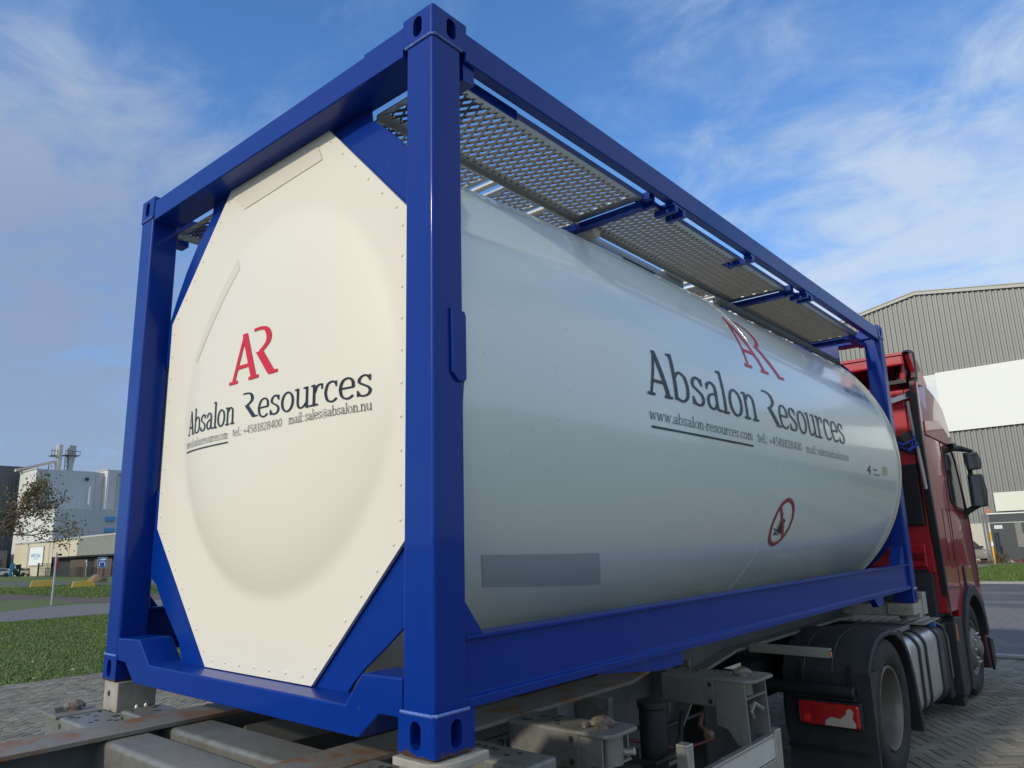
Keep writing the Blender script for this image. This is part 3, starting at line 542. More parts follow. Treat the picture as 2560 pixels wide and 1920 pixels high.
# valve box on the tank top, with perforated side
q = MB(); q.box(-1.5, -1.0, 1.95, 2.95, 2.45, 2.56); vb = q.build('valve_box', mat('box_grey', (.34, .38, .42), .45, metal=.3), TC, bevel=.01)
q = MB()
for (y0, y1) in ((1.80, 2.20), (2.65, 3.0)):
    q.box(-.575, -.569, y0, y1, 2.325, 2.35); q.box(-.575, -.569, y0, y1, 2.395, 2.425); q.box(-.575, -.569, y0, y0 + .03, 2.35, 2.395); q.box(-.575, -.569, y1 - .03, y1, 2.35, 2.395)
    k = int((y1 - y0 - .06) / .02)
    for i in range(k + 1): q.box(-.575, -.569, y0 + .03 + i * .02 - .004, y0 + .03 + i * .02 + .004, 2.35, 2.395)
    for z in (2.361, 2.373, 2.385): q.box(-.5745, -.5695, y0 + .03, y1 - .03, z - .0035, z + .0035)
q.box(-.575, -.569, 2.20, 2.65, 2.325, 2.425); q.build('perforated_side', mat('box_grey', (.34, .38, .42), .45), TC)
MB().lathe((-.85, 1.78, 2.40), 'x', [(.04, 0), (.04, .36)], 20).build('vent_pipe', RIM_, TC)
# hose tray running along the tank top to the front
q = MB(); q.tube([FS(3.2 + .25 * i, 52.5 if i < 9 else 52.5 - (i - 8) * 1.6, .035) for i in range(11)], .026, 10); q.tube([FS(3.3 + .25 * i, 55.5, .03) for i in range(10)], .02, 8); q.build('spill_hose', mat('hose_grey', (.10, .11, .12), .5), TC)
q = MB(); q.tube([FS(1.9 + .06 * i, 50.0 + .3 * math.sin(i), .006) for i in range(7)], .005, 6); q.build('tank_lug', DARK, TC)
# front end head plate and data plate hung from the top rail
q = MB(); q.box(-.60, -.36, 5.80, 5.81, 2.16, 2.43); q.build('data_plate', BLUEP, TC)

# ================================================================== CHASSIS (same frame)
CHS = thing('container_chassis', 'galvanised container trailer chassis with twist locks under the blue tank container', 'trailer', (-CW / 2, 2, -1.13), tilt=True)
ZT = -.112
for x0 in (-1.925, -.755):
    q = MB(); q.m = 0; q.box(x0, x0 + .24, -2.6, 1.95, ZT - .018, ZT)
    q.loft([[(x0, 1.95, ZT - .018), (x0 + .24, 1.95, ZT - .018), (x0 + .24, 1.95, ZT), (x0, 1.95, ZT)], [(x0 + .02, 2.6, -.03), (x0 + .22, 2.6, -.03), (x0 + .22, 2.6, -.012), (x0 + .02, 2.6, -.012)], [(x0 + .02, 5.9, -.03), (x0 + .22, 5.9, -.03), (x0 + .22, 5.9, -.012), (x0 + .02, 5.9, -.012)]])
    fl = q.build('beam_flange', GALVR, CHS, bevel=.002)
    q = MB(); c = x0 + .12; a, b = c - .008, c + .008
    q.prism([(-2.6, ZT - .018), (1.95, ZT - .018), (2.6, -.03), (5.9, -.03), (5.9, -.135), (3.3, -.135), (2.78, -.20), (2.45, -.50), (-2.6, -.60)], 'x', a, b)
    q.build('main_beam', DARKG := mat('painted_beam', (.10, .115, .125), .55, metal=.2, var=.25, vs=8, col2=(.16, .155, .14), c2=(.5, .7), c2s=3), CHS)
    q = MB(); q.box(x0 + .01, x0 + .23, -2.6, 2.40, -.62, -.60)
    w = .10
    path = [(2.40, -.62), (2.47, -.49), (2.80, -.205), (3.32, -.14), (5.9, -.14)]
    q.loft([[(c - w, y, z), (c + w, y, z), (c + w, y, z + .02), (c - w, y, z + .02)] for y, z in path]); q.build('gooseneck_flange', GALV, CHS, bevel=.003)
    for y in (2.35, 2.62): MB().prism([(y, -.10), (y + .02, -.10), (y + .02, -.30), (y, -.36)], 'x', c + .009, c + .10).build('beam_web', GALV, CHS)
def crossbox(x0, x1, y0, y1, z0, z1, name='cross_member', m=None, bv=.022): return MB().box(x0, x1, y0, y1, z0, z1).build(name, m or GALV, CHS, bevel=bv, seg=4)
ZB = ZT - .02
crossbox(-1.84, -.60, -.262, -.066, -.36, ZB - .002); crossbox(-1.84, -.60, .010, .215, -.36, ZB - .002)
crossbox(-1.84, -.60, -1.3, -1.1, -.40, ZB - .004)
crossbox(-1.80, -.66, 4.2, 4.4, -.13, -.04); crossbox(-1.80, -.66, 2.9, 3.0, -.16, -.05)
def holes(mb, pts, z, r=.009):
    for x, y in pts: mb.lathe((x, y, z), 'z', [(r * 1.25, 0), (r * 1.25, .0012)], 10)
def twistlock(parent, x, y, z, m=None, a=0):
    q = MB(); c, s = math.cos(a), math.sin(a)
    rot = lambda px, py, pz: (x + px * c - py * s, y + px * s + py * c, z + pz)
    q.loft([[rot(.030 * math.cos(t), .030 * math.sin(t), h) for t in [i * math.pi / 8 for i in range(16)]] for h in (0, .018)])
    for k in range(1):
        rings = []
        for hz, sx, sy in ((.014, .046, .025), (.024, .050, .028), (.034, .038, .023), (.043, .018, .014), (.046, .004, .004)):
            rings.append([rot(sx * math.copysign(abs(math.cos(t)) ** .7, math.cos(t)), sy * math.copysign(abs(math.sin(t)) ** .7, math.sin(t)), hz + .003 * math.sin(3 * t)) for t in [i * math.pi / 8 + .1 for i in range(16)]])
        q.loft(rings)
    q.obox(rot(-.062, -.004, .014), (.009, 0, 0), (0, .022, 0), (0, 0, .009)); return q.build('twistlock', m or mat('worn_lock', (.185, .165, .14), .65, var=.35, vs=35, bump=.4, bs=70, col2=(.12, .07, .04), c2=(.50, .60), c2s=22), parent, smooth=45)
def arm(x0, x1, y0, y1, name='bolster_arm', zt=ZT - .003, h=.145, head=None, tw=None, left=False):
    q = MB(); q.box(min(x0, x1), max(x0, x1), y0, y1, zt - h, zt); q2 = MB(); r = random.Random(int((x0 + y0) * 77))
    o = q.build(name, GALV, CHS, bevel=.014, seg=3)
    hp = [(x0 + (x1 - x0) * r.uniform(.15, .9), r.uniform(y0 + .03, y1 - .03)) for _ in range(9)]; holes(q2, hp, zt)
    for yy in (y0 + .02,):
        for zz in (zt - .035, zt - h + .03):
            c = (x1 - .03 * (1 if x1 > x0 else -1), y0 - .0012, zz); q2.lathe(c, 'y', [(.013, 0), (.013, .0015)], 12)
    q2.build('bolt_hole', DARK, o)
    return o
# near arm 0 (beside the corner), arm 1, arm 2 on the right; mirrored pieces on the left rail
arm(-.52, -.0, .43, .60)
a1 = arm(-.52, -.150, .925, 1.115, h=.15)
q = MB(); q.prism([(-.155, .915), (-.145, .905), (-.01, .905), (.02, .935), (.02, 1.105), (-.005, 1.13), (-.155, 1.13)], 'z', ZT - .014, ZT + .002); q.build('lock_plate', GALV, a1, bevel=.004)
q = MB(); q.box(-.150, -.140, .918, 1.12, ZT - .155, ZT - .014); q.box(-.14, -.03, .922, .932, ZT - .125, ZT - .014); q.box(-.14, -.03, 1.108, 1.118, ZT - .125, ZT - .014); q.box(-.14, -.02, .922, 1.118, ZT - .132, ZT - .122); q.lathe((-.06, 1.02, ZT - .13), 'z', [(.055, 0), (.055, .115)], 20); q.build('lock_housing', GALV, a1, bevel=.003)
q = MB(); q.lathe((-.06, .90, ZT - .145), 'y', [(.026, 0), (.026, .03)], 16); q.box(-.075, -.045, .905, .93, ZT - .28, ZT - .14); q.build('lock_tab', RUST, a1)
q = MB(); q.tube([(-.03, 1.05, ZT - .09), (.03, 1.06, ZT - .08)], .014, 12); q.tube([(-.05, 1.02, ZT - .20), (.02, .98, ZT - .19)], .022, 12); q.build('lock_handle', ALU, a1)
twistlock(a1, -.085, 1.01, ZT, a=.55)
a2 = arm(-.52, -.19, 2.24, 2.50, h=.15)
q = MB(); q.prism([(-.20, 2.225), (-.02, 2.225), (.0, 2.24), (.03, 2.27), (.03, 2.50), (.0, 2.53), (-.20, 2.53)], 'z', ZT - .014, ZT + .002); q.build('lock_plate', GALV, a2, bevel=.004)
q = MB(); q.prism([(-.19, ZT - .014), (-.02, ZT - .014), (-.01, ZT - .34), (-.08, ZT - .32), (-.13, ZT - .25), (-.19, ZT - .235)], 'y', 2.235, 2.247); q.prism([(-.19, ZT - .014), (-.02, ZT - .014), (-.01, ZT - .34), (-.08, ZT - .32), (-.13, ZT - .25), (-.19, ZT - .235)], 'y', 2.50, 2.512); q.box(-.19, -.18, 2.247, 2.50, ZT - .235, ZT - .014); q.tube([(-.02, 2.245, ZT - .33), (-.02, 2.50, ZT - .33)], .014, 10); q.box(-.05, -.02, 2.25, 2.50, ZT - .10, ZT - .09); q.lathe((-.10, 2.37, ZT - .10), 'z', [(.06, 0), (.06, .086)], 20); q.build('lock_housing', GALV, a2, bevel=.003)
q = MB(); q.tube([(-.03, 2.30, ZT - .17), (-.03, 2.36, ZT - .13), (-.02, 2.44, ZT - .17)], .013, 8); q.tube([(-.03, 2.34, ZT - .20), (-.03, 2.30, ZT - .13)], .011, 8); q.build('lock_handle', GALV, a2)
twistlock(a2, -.085, 2.37, ZT, a=.5)
# left side arms
b1 = arm(-1.90, -2.26, -.245, -.075, h=.14)
q = MB(); q.prism([(-2.46, -.25), (-2.25, -.26), (-2.24, -.06), (-2.42, -.05), (-2.47, -.08)], 'z', ZT - .012, ZT + .003); q.build('lock_plate', GALVR, b1, bevel=.003)
q = MB(); q.box(-2.44, -2.27, -.235, -.08, ZT - .13, ZT - .013); q.lathe((-2.44, -.20, ZT - .09), 'x', [(.02, -.04), (.02, 0)], 12); q.build('lock_housing', GALV, b1, bevel=.006); twistlock(b1, -2.34, -.15, ZT + .002, a=1.35)
arm(-1.90, -2.21, .01, .21, h=.12, zt=ZT - .012)
# rear pedestals carrying the bottom corner castings
q = MB(); q.box(-2.425, -2.265, .012, .205, -.145, -.003); p1 = q.build('corner_pedestal', mat('pale_galvanised', (.36, .34, .29), .6, metal=.1, var=.25, vs=14, col2=(.24, .21, .17), c2=(.5, .7), c2s=6, bump=.1), CHS, bevel=.006)
q = MB(); q.prism([(-2.46, .0), (-2.44, -.03), (-2.24, -.03), (-2.22, .22), (-2.46, .22)], 'z', -.158, -.145); q.build('foot_plate', MATS['pale_galvanised'], p1, bevel=.003)
q = MB(); q.lathe((-2.36, .0105, -.062), 'y', [(.014, 0), (.014, .002)], 16); q.build('bolt_hole', DARK, p1)
for yy in (.10, .145):
    q = MB(); q.lathe((-2.235, yy, -.145), 'z', [(.011, 0), (.011, .022), (.006, .03)], 8); q.build('bolt', ALU, p1)
q = MB(); q.box(-.165, -.010, .005, .17, -.20, -.012); p2 = q.build('corner_pedestal', MATS['pale_galvanised'], CHS, bevel=.008)
q = MB(); q.prism([(-.175, -.012), (-.02, -.014), (.016, .01), (.034, .05), (.04, .11), (.036, .17), (.028, .215), (-.02, .215), (-.175, .19)], 'z', -.034, -.008); q.build('lock_plate', MATS['pale_galvanised'], p2, bevel=.004)
arm(-.52, -.16, .012, .20, h=.14)
# support leg (black), tie bracket, side guard, lamp bar, capacity plate
q = MB(); q.lathe((-.26, 1.70, -.62), 'z', [(.062, -.5), (.062, 0), (.066, .02), (.066, .44), (.074, .45), (.074, .475), (.03, .49)], 28); lg = q.build('landing_leg', BLACK, CHS)
q = MB(); q.box(-.236, -.20, 1.628, 1.640, -.74, -.60); q.build('blue_label', mat('label_blue', (.03, .16, .36), .4, col2=(.4, .45, .5), c2=(.5, .55), c2s=30), lg)
q = MB(); q.tube([(-.50, 1.50, -.38), (-.33, 1.60, -.40), (-.20, 1.61, -.40), (-.16, 1.70, -.38), (-.20, 1.85, -.34), (-.32, 2.1, -.28)], .014, 8); q.build('leg_brace', BLACK, CHS)
q = MB(); q.prism([(1.56, -.13), (1.60, -.13), (1.60, -.50), (1.56, -.46)], 'x', -.60, -.42); lb = q.build('leg_bracket', GALV, CHS)
q = MB()
for zz in (-.17, -.23, -.29, -.35, -.41): q.lathe((-.47, 1.545, zz), 'y', [(.016, 0), (.016, .015)], 6)
q.build('bolt', GALV, lb)
q = MB(); q.tube([(-.30, 2.3, -.30), (-.22, 2.1, -.33), (-.12, 2.0, -.34)], .012, 8); q.lathe((-.12, 2.0, -.34), 'y', [(.02, -.02), (.02, .02)], 8); q.build('brake_coupling', RUST, CHS)
q = MB(); q.box(-.70, -.627, .9, 1.25, -.34, -.15); q.build('capacity_plate', WHITE, CHS)
q = MB(); q.box(-.6265, -.6255, .9, 1.245, -.165, -.160); q.box(-.6265, -.6255, .9, 1.245, -.215, -.210)
font_text(q, '3000', .98, 1.22, -.285, .055, lambda u, v, o: (-.625, u, v)); font_text(q, 'kg', 1.14, 1.20, -.205, .03, lambda u, v, o: (-.625, u, v)); q.build('plate_lettering', INK, CHS, smooth=0, recalc=False)
q = MB(); q.box(-.6275, -.626, 1.42, 1.56, -.27, -.14); q.build('type_plate', mat('plate_grey', (.2, .24, .27), .5), CHS)
q = MB(); q.box(-.09, -.03, 1.60, 1.66, -1.0, -.295); gp = q.build('guard_post', ALU, CHS, bevel=.004)
q = MB(); q.box(-.035, .0, .2, 2.52, -.435, -.42); q.box(-.035, -.028, .2, 2.52, -.54, -.435); q.box(-.035, .0, .2, 2.52, -.60, -.545); gr = q.build('side_guard', ALU, CHS, bevel=.003)
q = MB(); q.box(-.0275, -.004, .2, 2.52, -.54, -.437); q.build('reflective_strip', mat('strip_white', (.5, .49, .45), .5, var=.2), gr)
q = MB(); q.box(-.045, .006, 2.52, 2.60, -1.0, -.405); q.build('guard_end', ALU, gr, bevel=.004); MB().box(-.045, .004, 1.72, 1.78, -1.0, -.605).build('guard_stay', ALU, gr)
q = MB(); q.box(-.52, .02, 3.46, 3.52, -.155, -.10); lbk = q.build('lamp_bar', mat('bar_aluminium', (.28, .275, .235), .55, metal=.3, var=.15, vs=10), CHS, bevel=.004)
q = MB(); q.box(.0205, .022, 3.467, 3.513, -.148, -.107); q.build('bar_opening', DARK, lbk); q = MB(); q.box(.018, .024, 3.475, 3.50, -.145, -.118); q.build('reflector', LENSO, lbk)
# front bolster with lock boxes
q = MB(); q.box(-CW + .1, -.1, 5.88, 6.08, -.12, -.02); q.build('front_bolster', MATS['pale_galvanised'], CHS, bevel=.01)
for x0, x1 in ((-.22, .0), (-CW, -CW + .22)):
    q = MB(); q.box(x0, x1, 5.84, 6.07, -.105, -.004); lk = q.build('lock_box', MATS['pale_galvanised'], CHS, bevel=.008)
    q = MB(); q.box(x0 + .02, x1 - .01, 6.09, 6.20, -.15, .01); q.box(x0 + .03, x1 + .003, 6.20, 6.34, -.13, .07); q.build('lock_box_head', MATS['pale_galvanised'], lk, bevel=.006)
    q = MB(); q.lathe((x0 + .1, 5.95, -.15), 'z', [(.03, 0), (.03, .045)], 12); q.build('lock_pin', RUST, lk)
for x in (-1.50, -.86):
    q = MB()
    for sg in (-1, 1): q.loft([[(x, y, -.146), (x, y, -.156), (x + sg * .058, y, -.248), (x + sg * .068, y, -.242)] for y in (.26, 1.25)])
    q.build('folded_channel', GALV, CHS)
# dark box and drum added between the rails to block the bright ground
MB().box(-1.95, -.62, 2.95, 3.60, -.92, -.30).build('dark_filler_box', BLACK, CHS, bevel=.02)
q = MB(); q.lathe((-1.62, 2.55, -.52), 'x', [(.02, 0), (.15, .02), (.16, .05), (.16, .90), (.15, .93), (.02, .95)], 24); q.build('dark_filler_drum', mat('tank_black', (.02, .022, .026), .4, coat=.2), CHS)
MB().box(-1.85, -.66, 1.30, 1.38, -.60, -.14).build('cross_member', MATS['painted_beam'], CHS); MB().box(-1.85, -.66, 2.2, 2.3, -.60, -.2).build('cross_member', MATS['painted_beam'], CHS)  # both added behind the arms to hide the bright ground
q = MB(); q.tube([(-.56, .7, -.30), (-.57, 1.2, -.36), (-.56, 1.8, -.33), (-.55, 2.3, -.42), (-.6, 2.9, -.45)], .012, 8); q.build('air_hose', BLACK, CHS)
q = MB(); q.tube([(-.56, .4, -.40), (-.56, 1.1, -.44), (-.57, 1.9, -.40), (-.5, 2.4, -.55), (-.55, 2.9, -.60)], .009, 8); q.build('brake_hose', mat('hose_red', (.12, .01, .01), .5), CHS)
q = MB(); q.tube([(-1.30, -.02, -.22), (-1.34, .0, -.26), (-1.32, .0, -.31), (-1.28, .0, -.29)], .012, 8); q.build('tie_ring', RUST, CHS)
# trailer wheels far behind, out of the picture, keep the chassis standing
for y in (-4.2, -2.9):
    for x0, s in ((-2.42, 1), (-.02, -1)):
        q = MB(); q.lathe((x0, y, -.63), 'x', [(.30, 0), (.47, s * .02), (.5, s * .05), (.5, s * .33), (.47, s * .36), (.3, s * .38)], 40, False); w = q.build('trailer_wheel', RUB, CHS)
        q = MB(); q.lathe((x0, y, -.63), 'x', [(.295, s * .004), (.28, s * .02), (.26, s * .16), (.1, s * .12), (.001, s * .10)], 32, False); q.build('rim', RIMM, w)
for x0 in (-1.925, -.755): MB().box(x0 + .01, x0 + .23, -5.2, -2.6, -.60, ZT).build('rear_beam', MATS['painted_beam'], CHS)

# ================================================================== TRACTOR UNIT
TR = thing('tractor_truck', 'red tractor truck with black fenders coupled under the front of the tank container', 'truck', (-CW / 2, 7, -1.15), tilt=True)
XR, XL = .03, -CW - .03
def cabring(x, f, rz, ins):      # f: forward push of the front, rz: roof lift, ins: inset
    B = [(7.12, -.20), (7.12, 2.12), (7.30, 2.20), (7.55, 2.24), (7.95, 2.17), (8.30, 2.04), (8.62, 1.70), (8.82, 1.28), (8.98, .85), (9.06, .30), (9.10, -.20), (9.10, -.45), (8.93, -.50)]
    arc = [(8.24 + .64 * math.cos(R(a)), -.667 + .64 * math.sin(R(a))) for a in (15, 40, 65, 90, 115, 140, 160)]
    out = []
    for i, (y, z) in enumerate(B + arc + [(7.60, -.20)]):
        if i in (1, 2, 3, 4, 5): z += rz * (1 if i < 5 else .7)
        if 4 <= i <= 12: y += f * (0.25 if i == 4 else .6 if i == 5 else 1)
        if ins:
            if i == 0: z += ins * .3
            if i in (1, 2, 3, 4): z -= ins
            if 5 <= i <= 12: y -= ins
        out.append((x, y, z))
    return out
q = MB(); cx = (XR + XL) / 2; rings = []
for t, f, rz, ins in ((1.0, 0, 0, .035), (.985, .02, .01, .008), (.96, .06, .02, 0), (.90, .13, .035, 0), (.80, .20, .05, 0), (.55, .27, .06, 0), (0, .30, .07, 0)):
    rings.append((t, f, rz, ins))
allr = [cabring(cx + (XR - cx) * t, f, rz, i) for t, f, rz, i in rings] + [cabring(cx - (XR - cx) * t, f, rz, i) for t, f, rz, i in rings[-2::-1]]
q.loft(allr); CAB = q.build('cab', TRED, TR, smooth=40, bevel=.012)
def side(y, z, off=.001): return (XR + off, y, z)
def flat(name, pts, m, parent, off=.004, th=.004, x=XR): return MB().prism(pts, 'x', x - th, x + off).build(name, m, parent, bevel=0)
wn = flat('side_window', [(7.98, 1.52), (7.99, .98), (8.22, .90), (8.74, .86), (8.52, 1.40), (8.36, 1.55)], GLASS, CAB)
q = MB(); q.tube([side(*p, .004) for p in [(7.96, 1.55), (7.97, .95), (8.22, .87), (8.77, .83), (8.54, 1.43), (8.37, 1.58), (7.96, 1.55)]], .011, 6); q.build('window_seal', BLACK, wn)
q = MB()
for pth in ([(7.84, 1.62), (7.82, .5), (7.84, -.02)], [(7.84, 1.66), (8.36, 1.66), (8.66, 1.28), (8.92, .75), (8.96, .1), (8.93, -.05)], [(7.15, 1.62), (7.84, 1.64)], [(7.45, .32), (7.45, .85), (7.70, .86), (7.72, .3), (7.45, .3)], [(7.2, .05), (7.84, .02)]): q.tube([side(*p, .0005) for p in pth], .006, 5)
dr = q.build('door_seam', DARK, CAB)
q = MB(); q.prism([(8.08, .22), (8.16, .24), (8.18, .02), (8.10, .0)], 'x', XR, XR + .012); q.build('door_handle', BLACK, CAB, bevel=.003)
q = MB(); q.prism([(7.15, 1.78), (7.9, 1.86), (8.3, 1.74), (8.45, 1.60), (7.15, 1.63)], 'x', XR - .01, XR + .012); q.build('cab_shoulder', TRED, CAB, bevel=.008)
# roof skin over the middle and windscreen, visor
q = MB(); q.prism([(8.98, 1.55), (9.04, 1.40), (9.30, .92), (9.26, .90)], 'x', XL + .30, XR - .30); q.build('windscreen', GLASS, CAB)
q = MB(); q.prism([(8.25, 1.62), (8.40, 1.64), (8.62, 1.60), (8.60, 1.56), (8.3, 1.57)], 'x', XR - .02, XR + .06); q.build('rain_visor', BLACK, CAB, bevel=.006)
# rear wall
q = MB(); q.box(XL + .06, XR - .07, 7.085, 7.12, .20, 2.12); bw = q.build('rear_wall', TREDB, CAB, bevel=.01)
q = MB()
for i in range(6): MB().box(-.30 - i * .36, -.10 - i * .36, 7.055, 7.086, 1.50, 2.16 - .03 * (i == 0)).build('wall_rib', TREDB, bw, bevel=.03, seg=4)
MB().box(-2.2, -.10, 7.06, 7.086, .26, .50).build('wall_rib', TREDB, bw, bevel=.02, seg=3)
q = MB(); q.box(-.98, -.06, 7.03, 7.085, .68, 1.34); q.box(XL + .1, -1.2, 7.03, 7.085, .68, 1.34); q.build('rear_panel', BLACK, bw, bevel=.02)
q = MB(); q.box(-.62, -.235, 6.86, 7.05, .42, 1.30); q.build('rear_locker', TREDB, bw, bevel=.03, seg=3)
q = MB(); q.box(-.35, -.07, 7.03, 7.055, 1.30, 1.62); q.build('rear_panel', TREDB, bw, bevel=.01)
q = MB(); q.obox((-.20, 7.02, 2.02), (.16, 0, .035), (0, .006, 0), (0, 0, .028)); q.build('strap', WHITE, bw); q = MB(); q.obox((-.05, 7.0, 2.065), (.02, 0, .005), (0, .012, 0), (0, 0, .03)); q.build('bracket', BLACK, bw)
q = MB(); q.tube([(-.06, 6.99, 1.98), (-.045, 6.98, 1.75), (-.02, 6.96, 1.5), (.0, 6.95, 1.2), (.005, 6.96, 1.05)], .018, 10); q.build('air_pipe', mat('pipe_grey', (.42, .38, .36), .5, metal=.4), bw)
q = MB(); q.tube([(-.30, 6.98, 1.60), (-.15, 6.95, 1.52), (-.03, 6.93, 1.57), (.0, 6.93, 1.52), (-.1, 6.92, 1.45)], .014, 8); q.tube([(-.2, 6.98, 1.50), (-.08, 6.94, 1.47), (-.02, 6.95, 1.62)], .01, 8); q.build('blue_cable', mat('cable_blue', (.02, .07, .42), .4), bw)
q = MB(); q.loft([[(-.32, 7.02, 1.58), (-.12, 7.0, 1.66), (.0, 6.99, 1.68), (.01, 6.99, 1.46), (-.1, 7.0, 1.42), (-.3, 7.02, 1.52)], [(-.32, 7.05, 1.58), (-.12, 7.05, 1.66), (.0, 7.05, 1.68), (.01, 7.05, 1.46), (-.1, 7.05, 1.42), (-.3, 7.05, 1.52)]]); q.build('cable_tray', BLACK, bw)
q = MB()
for i in range(7): q.tube([(-.30 - i * .13, 7.0, 1.48 - .03 * (i % 2)), (-.33 - i * .13, 6.9, 1.30), (-.36 - i * .13, 7.0, 1.44)], .012, 6)
q.build('coiled_airline', BLACK, bw)
q = MB(); q.box(-2.3, -.10, 7.02, 7.09, .18, .24); q.box(-.36, -.12, 7.06, 7.09, .32, .40); q.build('rear_step', BLACK, bw)
q = MB(); q.box(XL + .1, -.06, 6.98, 7.6, -.30, .20); q.build('engine_tunnel', DARK, CAB)
# roof air deflector and side fairings
for s in (1, -1):
    X = lambda t: (XR if s > 0 else XL) - s * t
    q = MB(); p = [(6.86, 2.50), (7.10, 2.53), (7.35, 2.42), (7.62, 2.22), (7.5, 2.19), (7.13, 2.17), (7.10, 2.30)]
    a, b = sorted((X(.0), X(.05))); q.prism(p, 'x', a, b); q.build('roof_fairing_side', TREDB, CAB, bevel=.012)
    q = MB(); a, b = sorted((X(-.006), X(.055)));
    pth = [(6.84, 2.49), (6.90, 2.52), (7.08, 2.545), (7.10, 2.46), (7.09, 2.25), (6.98, 2.20), (6.94, 1.65), (6.99, 1.0), (7.10, .35), (7.13, -.22)]
    q.loft([[(a, y, z), (b, y, z), (b, y + .07, z - .02), (a, y + .07, z - .02)] for y, z in pth]); q.build('fairing_edge', BLACK, CAB, bevel=.008)
    q = MB(); a, b = sorted((X(.0), X(.02))); q.prism([(6.97, 2.18), (7.14, 2.2), (7.16, -.2), (7.16, -.2), (7.12, .35), (7.02, 1.0), (6.97, 1.65)], 'x', a, b); q.build('side_fairing', TRED, CAB)
q = MB(); q.prism([(6.84, 2.495), (7.08, 2.55), (7.4, 2.46), (7.75, 2.28), (7.72, 2.26), (7.38, 2.43), (7.08, 2.52), (6.84, 2.465)], 'x', XL + .06, XR - .05); q.build('roof_deflector', TREDB, CAB, bevel=.004)
q = MB(); q.box(XL + .06, XR - .055, 6.86, 6.92, 2.36, 2.50); q.build('deflector_lip', TREDB, CAB, bevel=.02)
q = MB(); q.prism([(7.10, 2.17), (7.45, 2.40), (7.10, 2.45)], 'x', -.16, -.10); q.box(-.30, -.05, 7.0, 7.1, 2.19, 2.23); q.tube([(-.12, 7.02, 2.42), (-.25, 7.2, 2.22)], .014, 8); q.build('deflector_strut', BLACK, CAB)
q = MB(); q.tube([(-.09, 7.03, 2.22), (-.06, 7.03, 2.47)], .03, 8); q.build('deflector_strut', TREDB, CAB)
# mirrors
q = MB(); q.tube([(-.02, 8.45, 1.60), (.10, 8.62, 1.585), (.20, 8.72, 1.555)], [.035, .035, .02], 10); q.build('mirror_arm', BLACK, CAB); q = MB(); q.tube([(.0, 8.72, .78), (.06, 8.72, .84), (.22, 8.73, .93)], [.05, .035, .03], 10); q.build('mirror_arm', BLACK, CAB); MB().box(.12, .17, 8.74, 8.78, 1.22, 1.38).build('mirror_link', BLACK, CAB, bevel=.008)
def mirror(x0, x1, z0, z1, k):
    q = MB(); q.loft([[(x0 + k, 8.66, z0), (x1 - .01, 8.66, z0 + .01), (x1, 8.66, (z0 + z1) / 2), (x1 - .02, 8.66, z1), (x0, 8.66, z1), (x0, 8.66, (z0 + z1) / 2)], [(x0 + k, 8.80, z0 + .01), (x1 - .02, 8.80, z0 + .02), (x1 - .01, 8.82, (z0 + z1) / 2), (x1 - .03, 8.80, z1 - .02), (x0 + .01, 8.80, z1 - .02), (x0, 8.80, (z0 + z1) / 2)]])
    o = q.build('mirror_housing', BLACK, CAB, bevel=.012, seg=3)
    q = MB(); q.box(x0 + .016, x1 - .022, 8.652, 8.659, z0 + .02, z1 - .018); q.build('mirror_glass', mat('mirror_dark', (.06, .075, .09), .06, metal=.6, var=0, rv=0), o, bevel=.004)
mirror(.11, .28, 1.32, 1.54, .02); mirror(.12, .295, .88, 1.275, .0)
# front wheel arch trim, steps, bumper
def archband(cy, cz, r0, r1, a0, a1, x0, x1, name, m, parent, extra0=(), extra1=(), n=24, bv=.012):
    inner = [(cy + r0 * math.cos(R(a0 + (a1 - a0) * i / n)), cz + r0 * math.sin(R(a0 + (a1 - a0) * i / n))) for i in range(n + 1)]
    outer = [(cy + r1 * math.cos(R(a0 + (a1 - a0) * i / n)), cz + r1 * math.sin(R(a0 + (a1 - a0) * i / n))) for i in range(n + 1)]
    return MB().prism(inner + list(extra1) + outer[::-1] + list(extra0), 'x', x0, x1).build(name, m, parent, bevel=bv, seg=3)
archband(8.24, -.66, .565, .68, 8, 175, XR - .36, XR + .045, 'front_fender', FEND, TR, extra1=((7.67, -1.0), (7.54, -.98)))
q = MB(); q.prism([(7.16, -.30), (7.22, -.235), (7.54, -.26), (7.56, -.98), (7.40, -1.02), (7.20, -1.0)], 'x', -.45, XR + .02); q.build('step_panel', FEND, TR, bevel=.014)
q = MB(); q.prism([(7.20, -1.0), (7.42, -1.02), (7.44, -1.08), (7.24, -1.10)], 'x', -.40, XR); q.build('step_panel', FEND, TR, bevel=.01)
q = MB(); q.box(XR + .02, XR + .028, 7.19, 7.225, -.47, -.31); q.build('marker_lamp', LENSO, TR, bevel=.003)
q = MB(); q.prism([(8.86, -.22), (9.08, -.18), (9.12, -.6), (9.10, -.95), (8.95, -.98), (8.87, -.70)], 'x', XL, XR + .005); q.prism([(9.0, -.2), (9.40, -.2), (9.46, -.5), (9.42, -.92), (9.0, -.98)], 'x', XL + .12, XR - .12); q.build('bumper', mat('bumper_dark', (.06, .02, .025), .4, coat=.4), TR, bevel=.03, seg=3)
q = MB(); q.box(XR, XR + .012, 9.06, 9.115, -.60, -.44); q.build('marker_lamp', LENSO, TR, bevel=.003)
q = MB(); q.prism([(8.92, -.62), (9.14, -.66), (9.16, -.92), (9.0, -1.0)], 'x', XR, XR + .03); q.build('bumper_corner', BLACK, TR, bevel=.008)
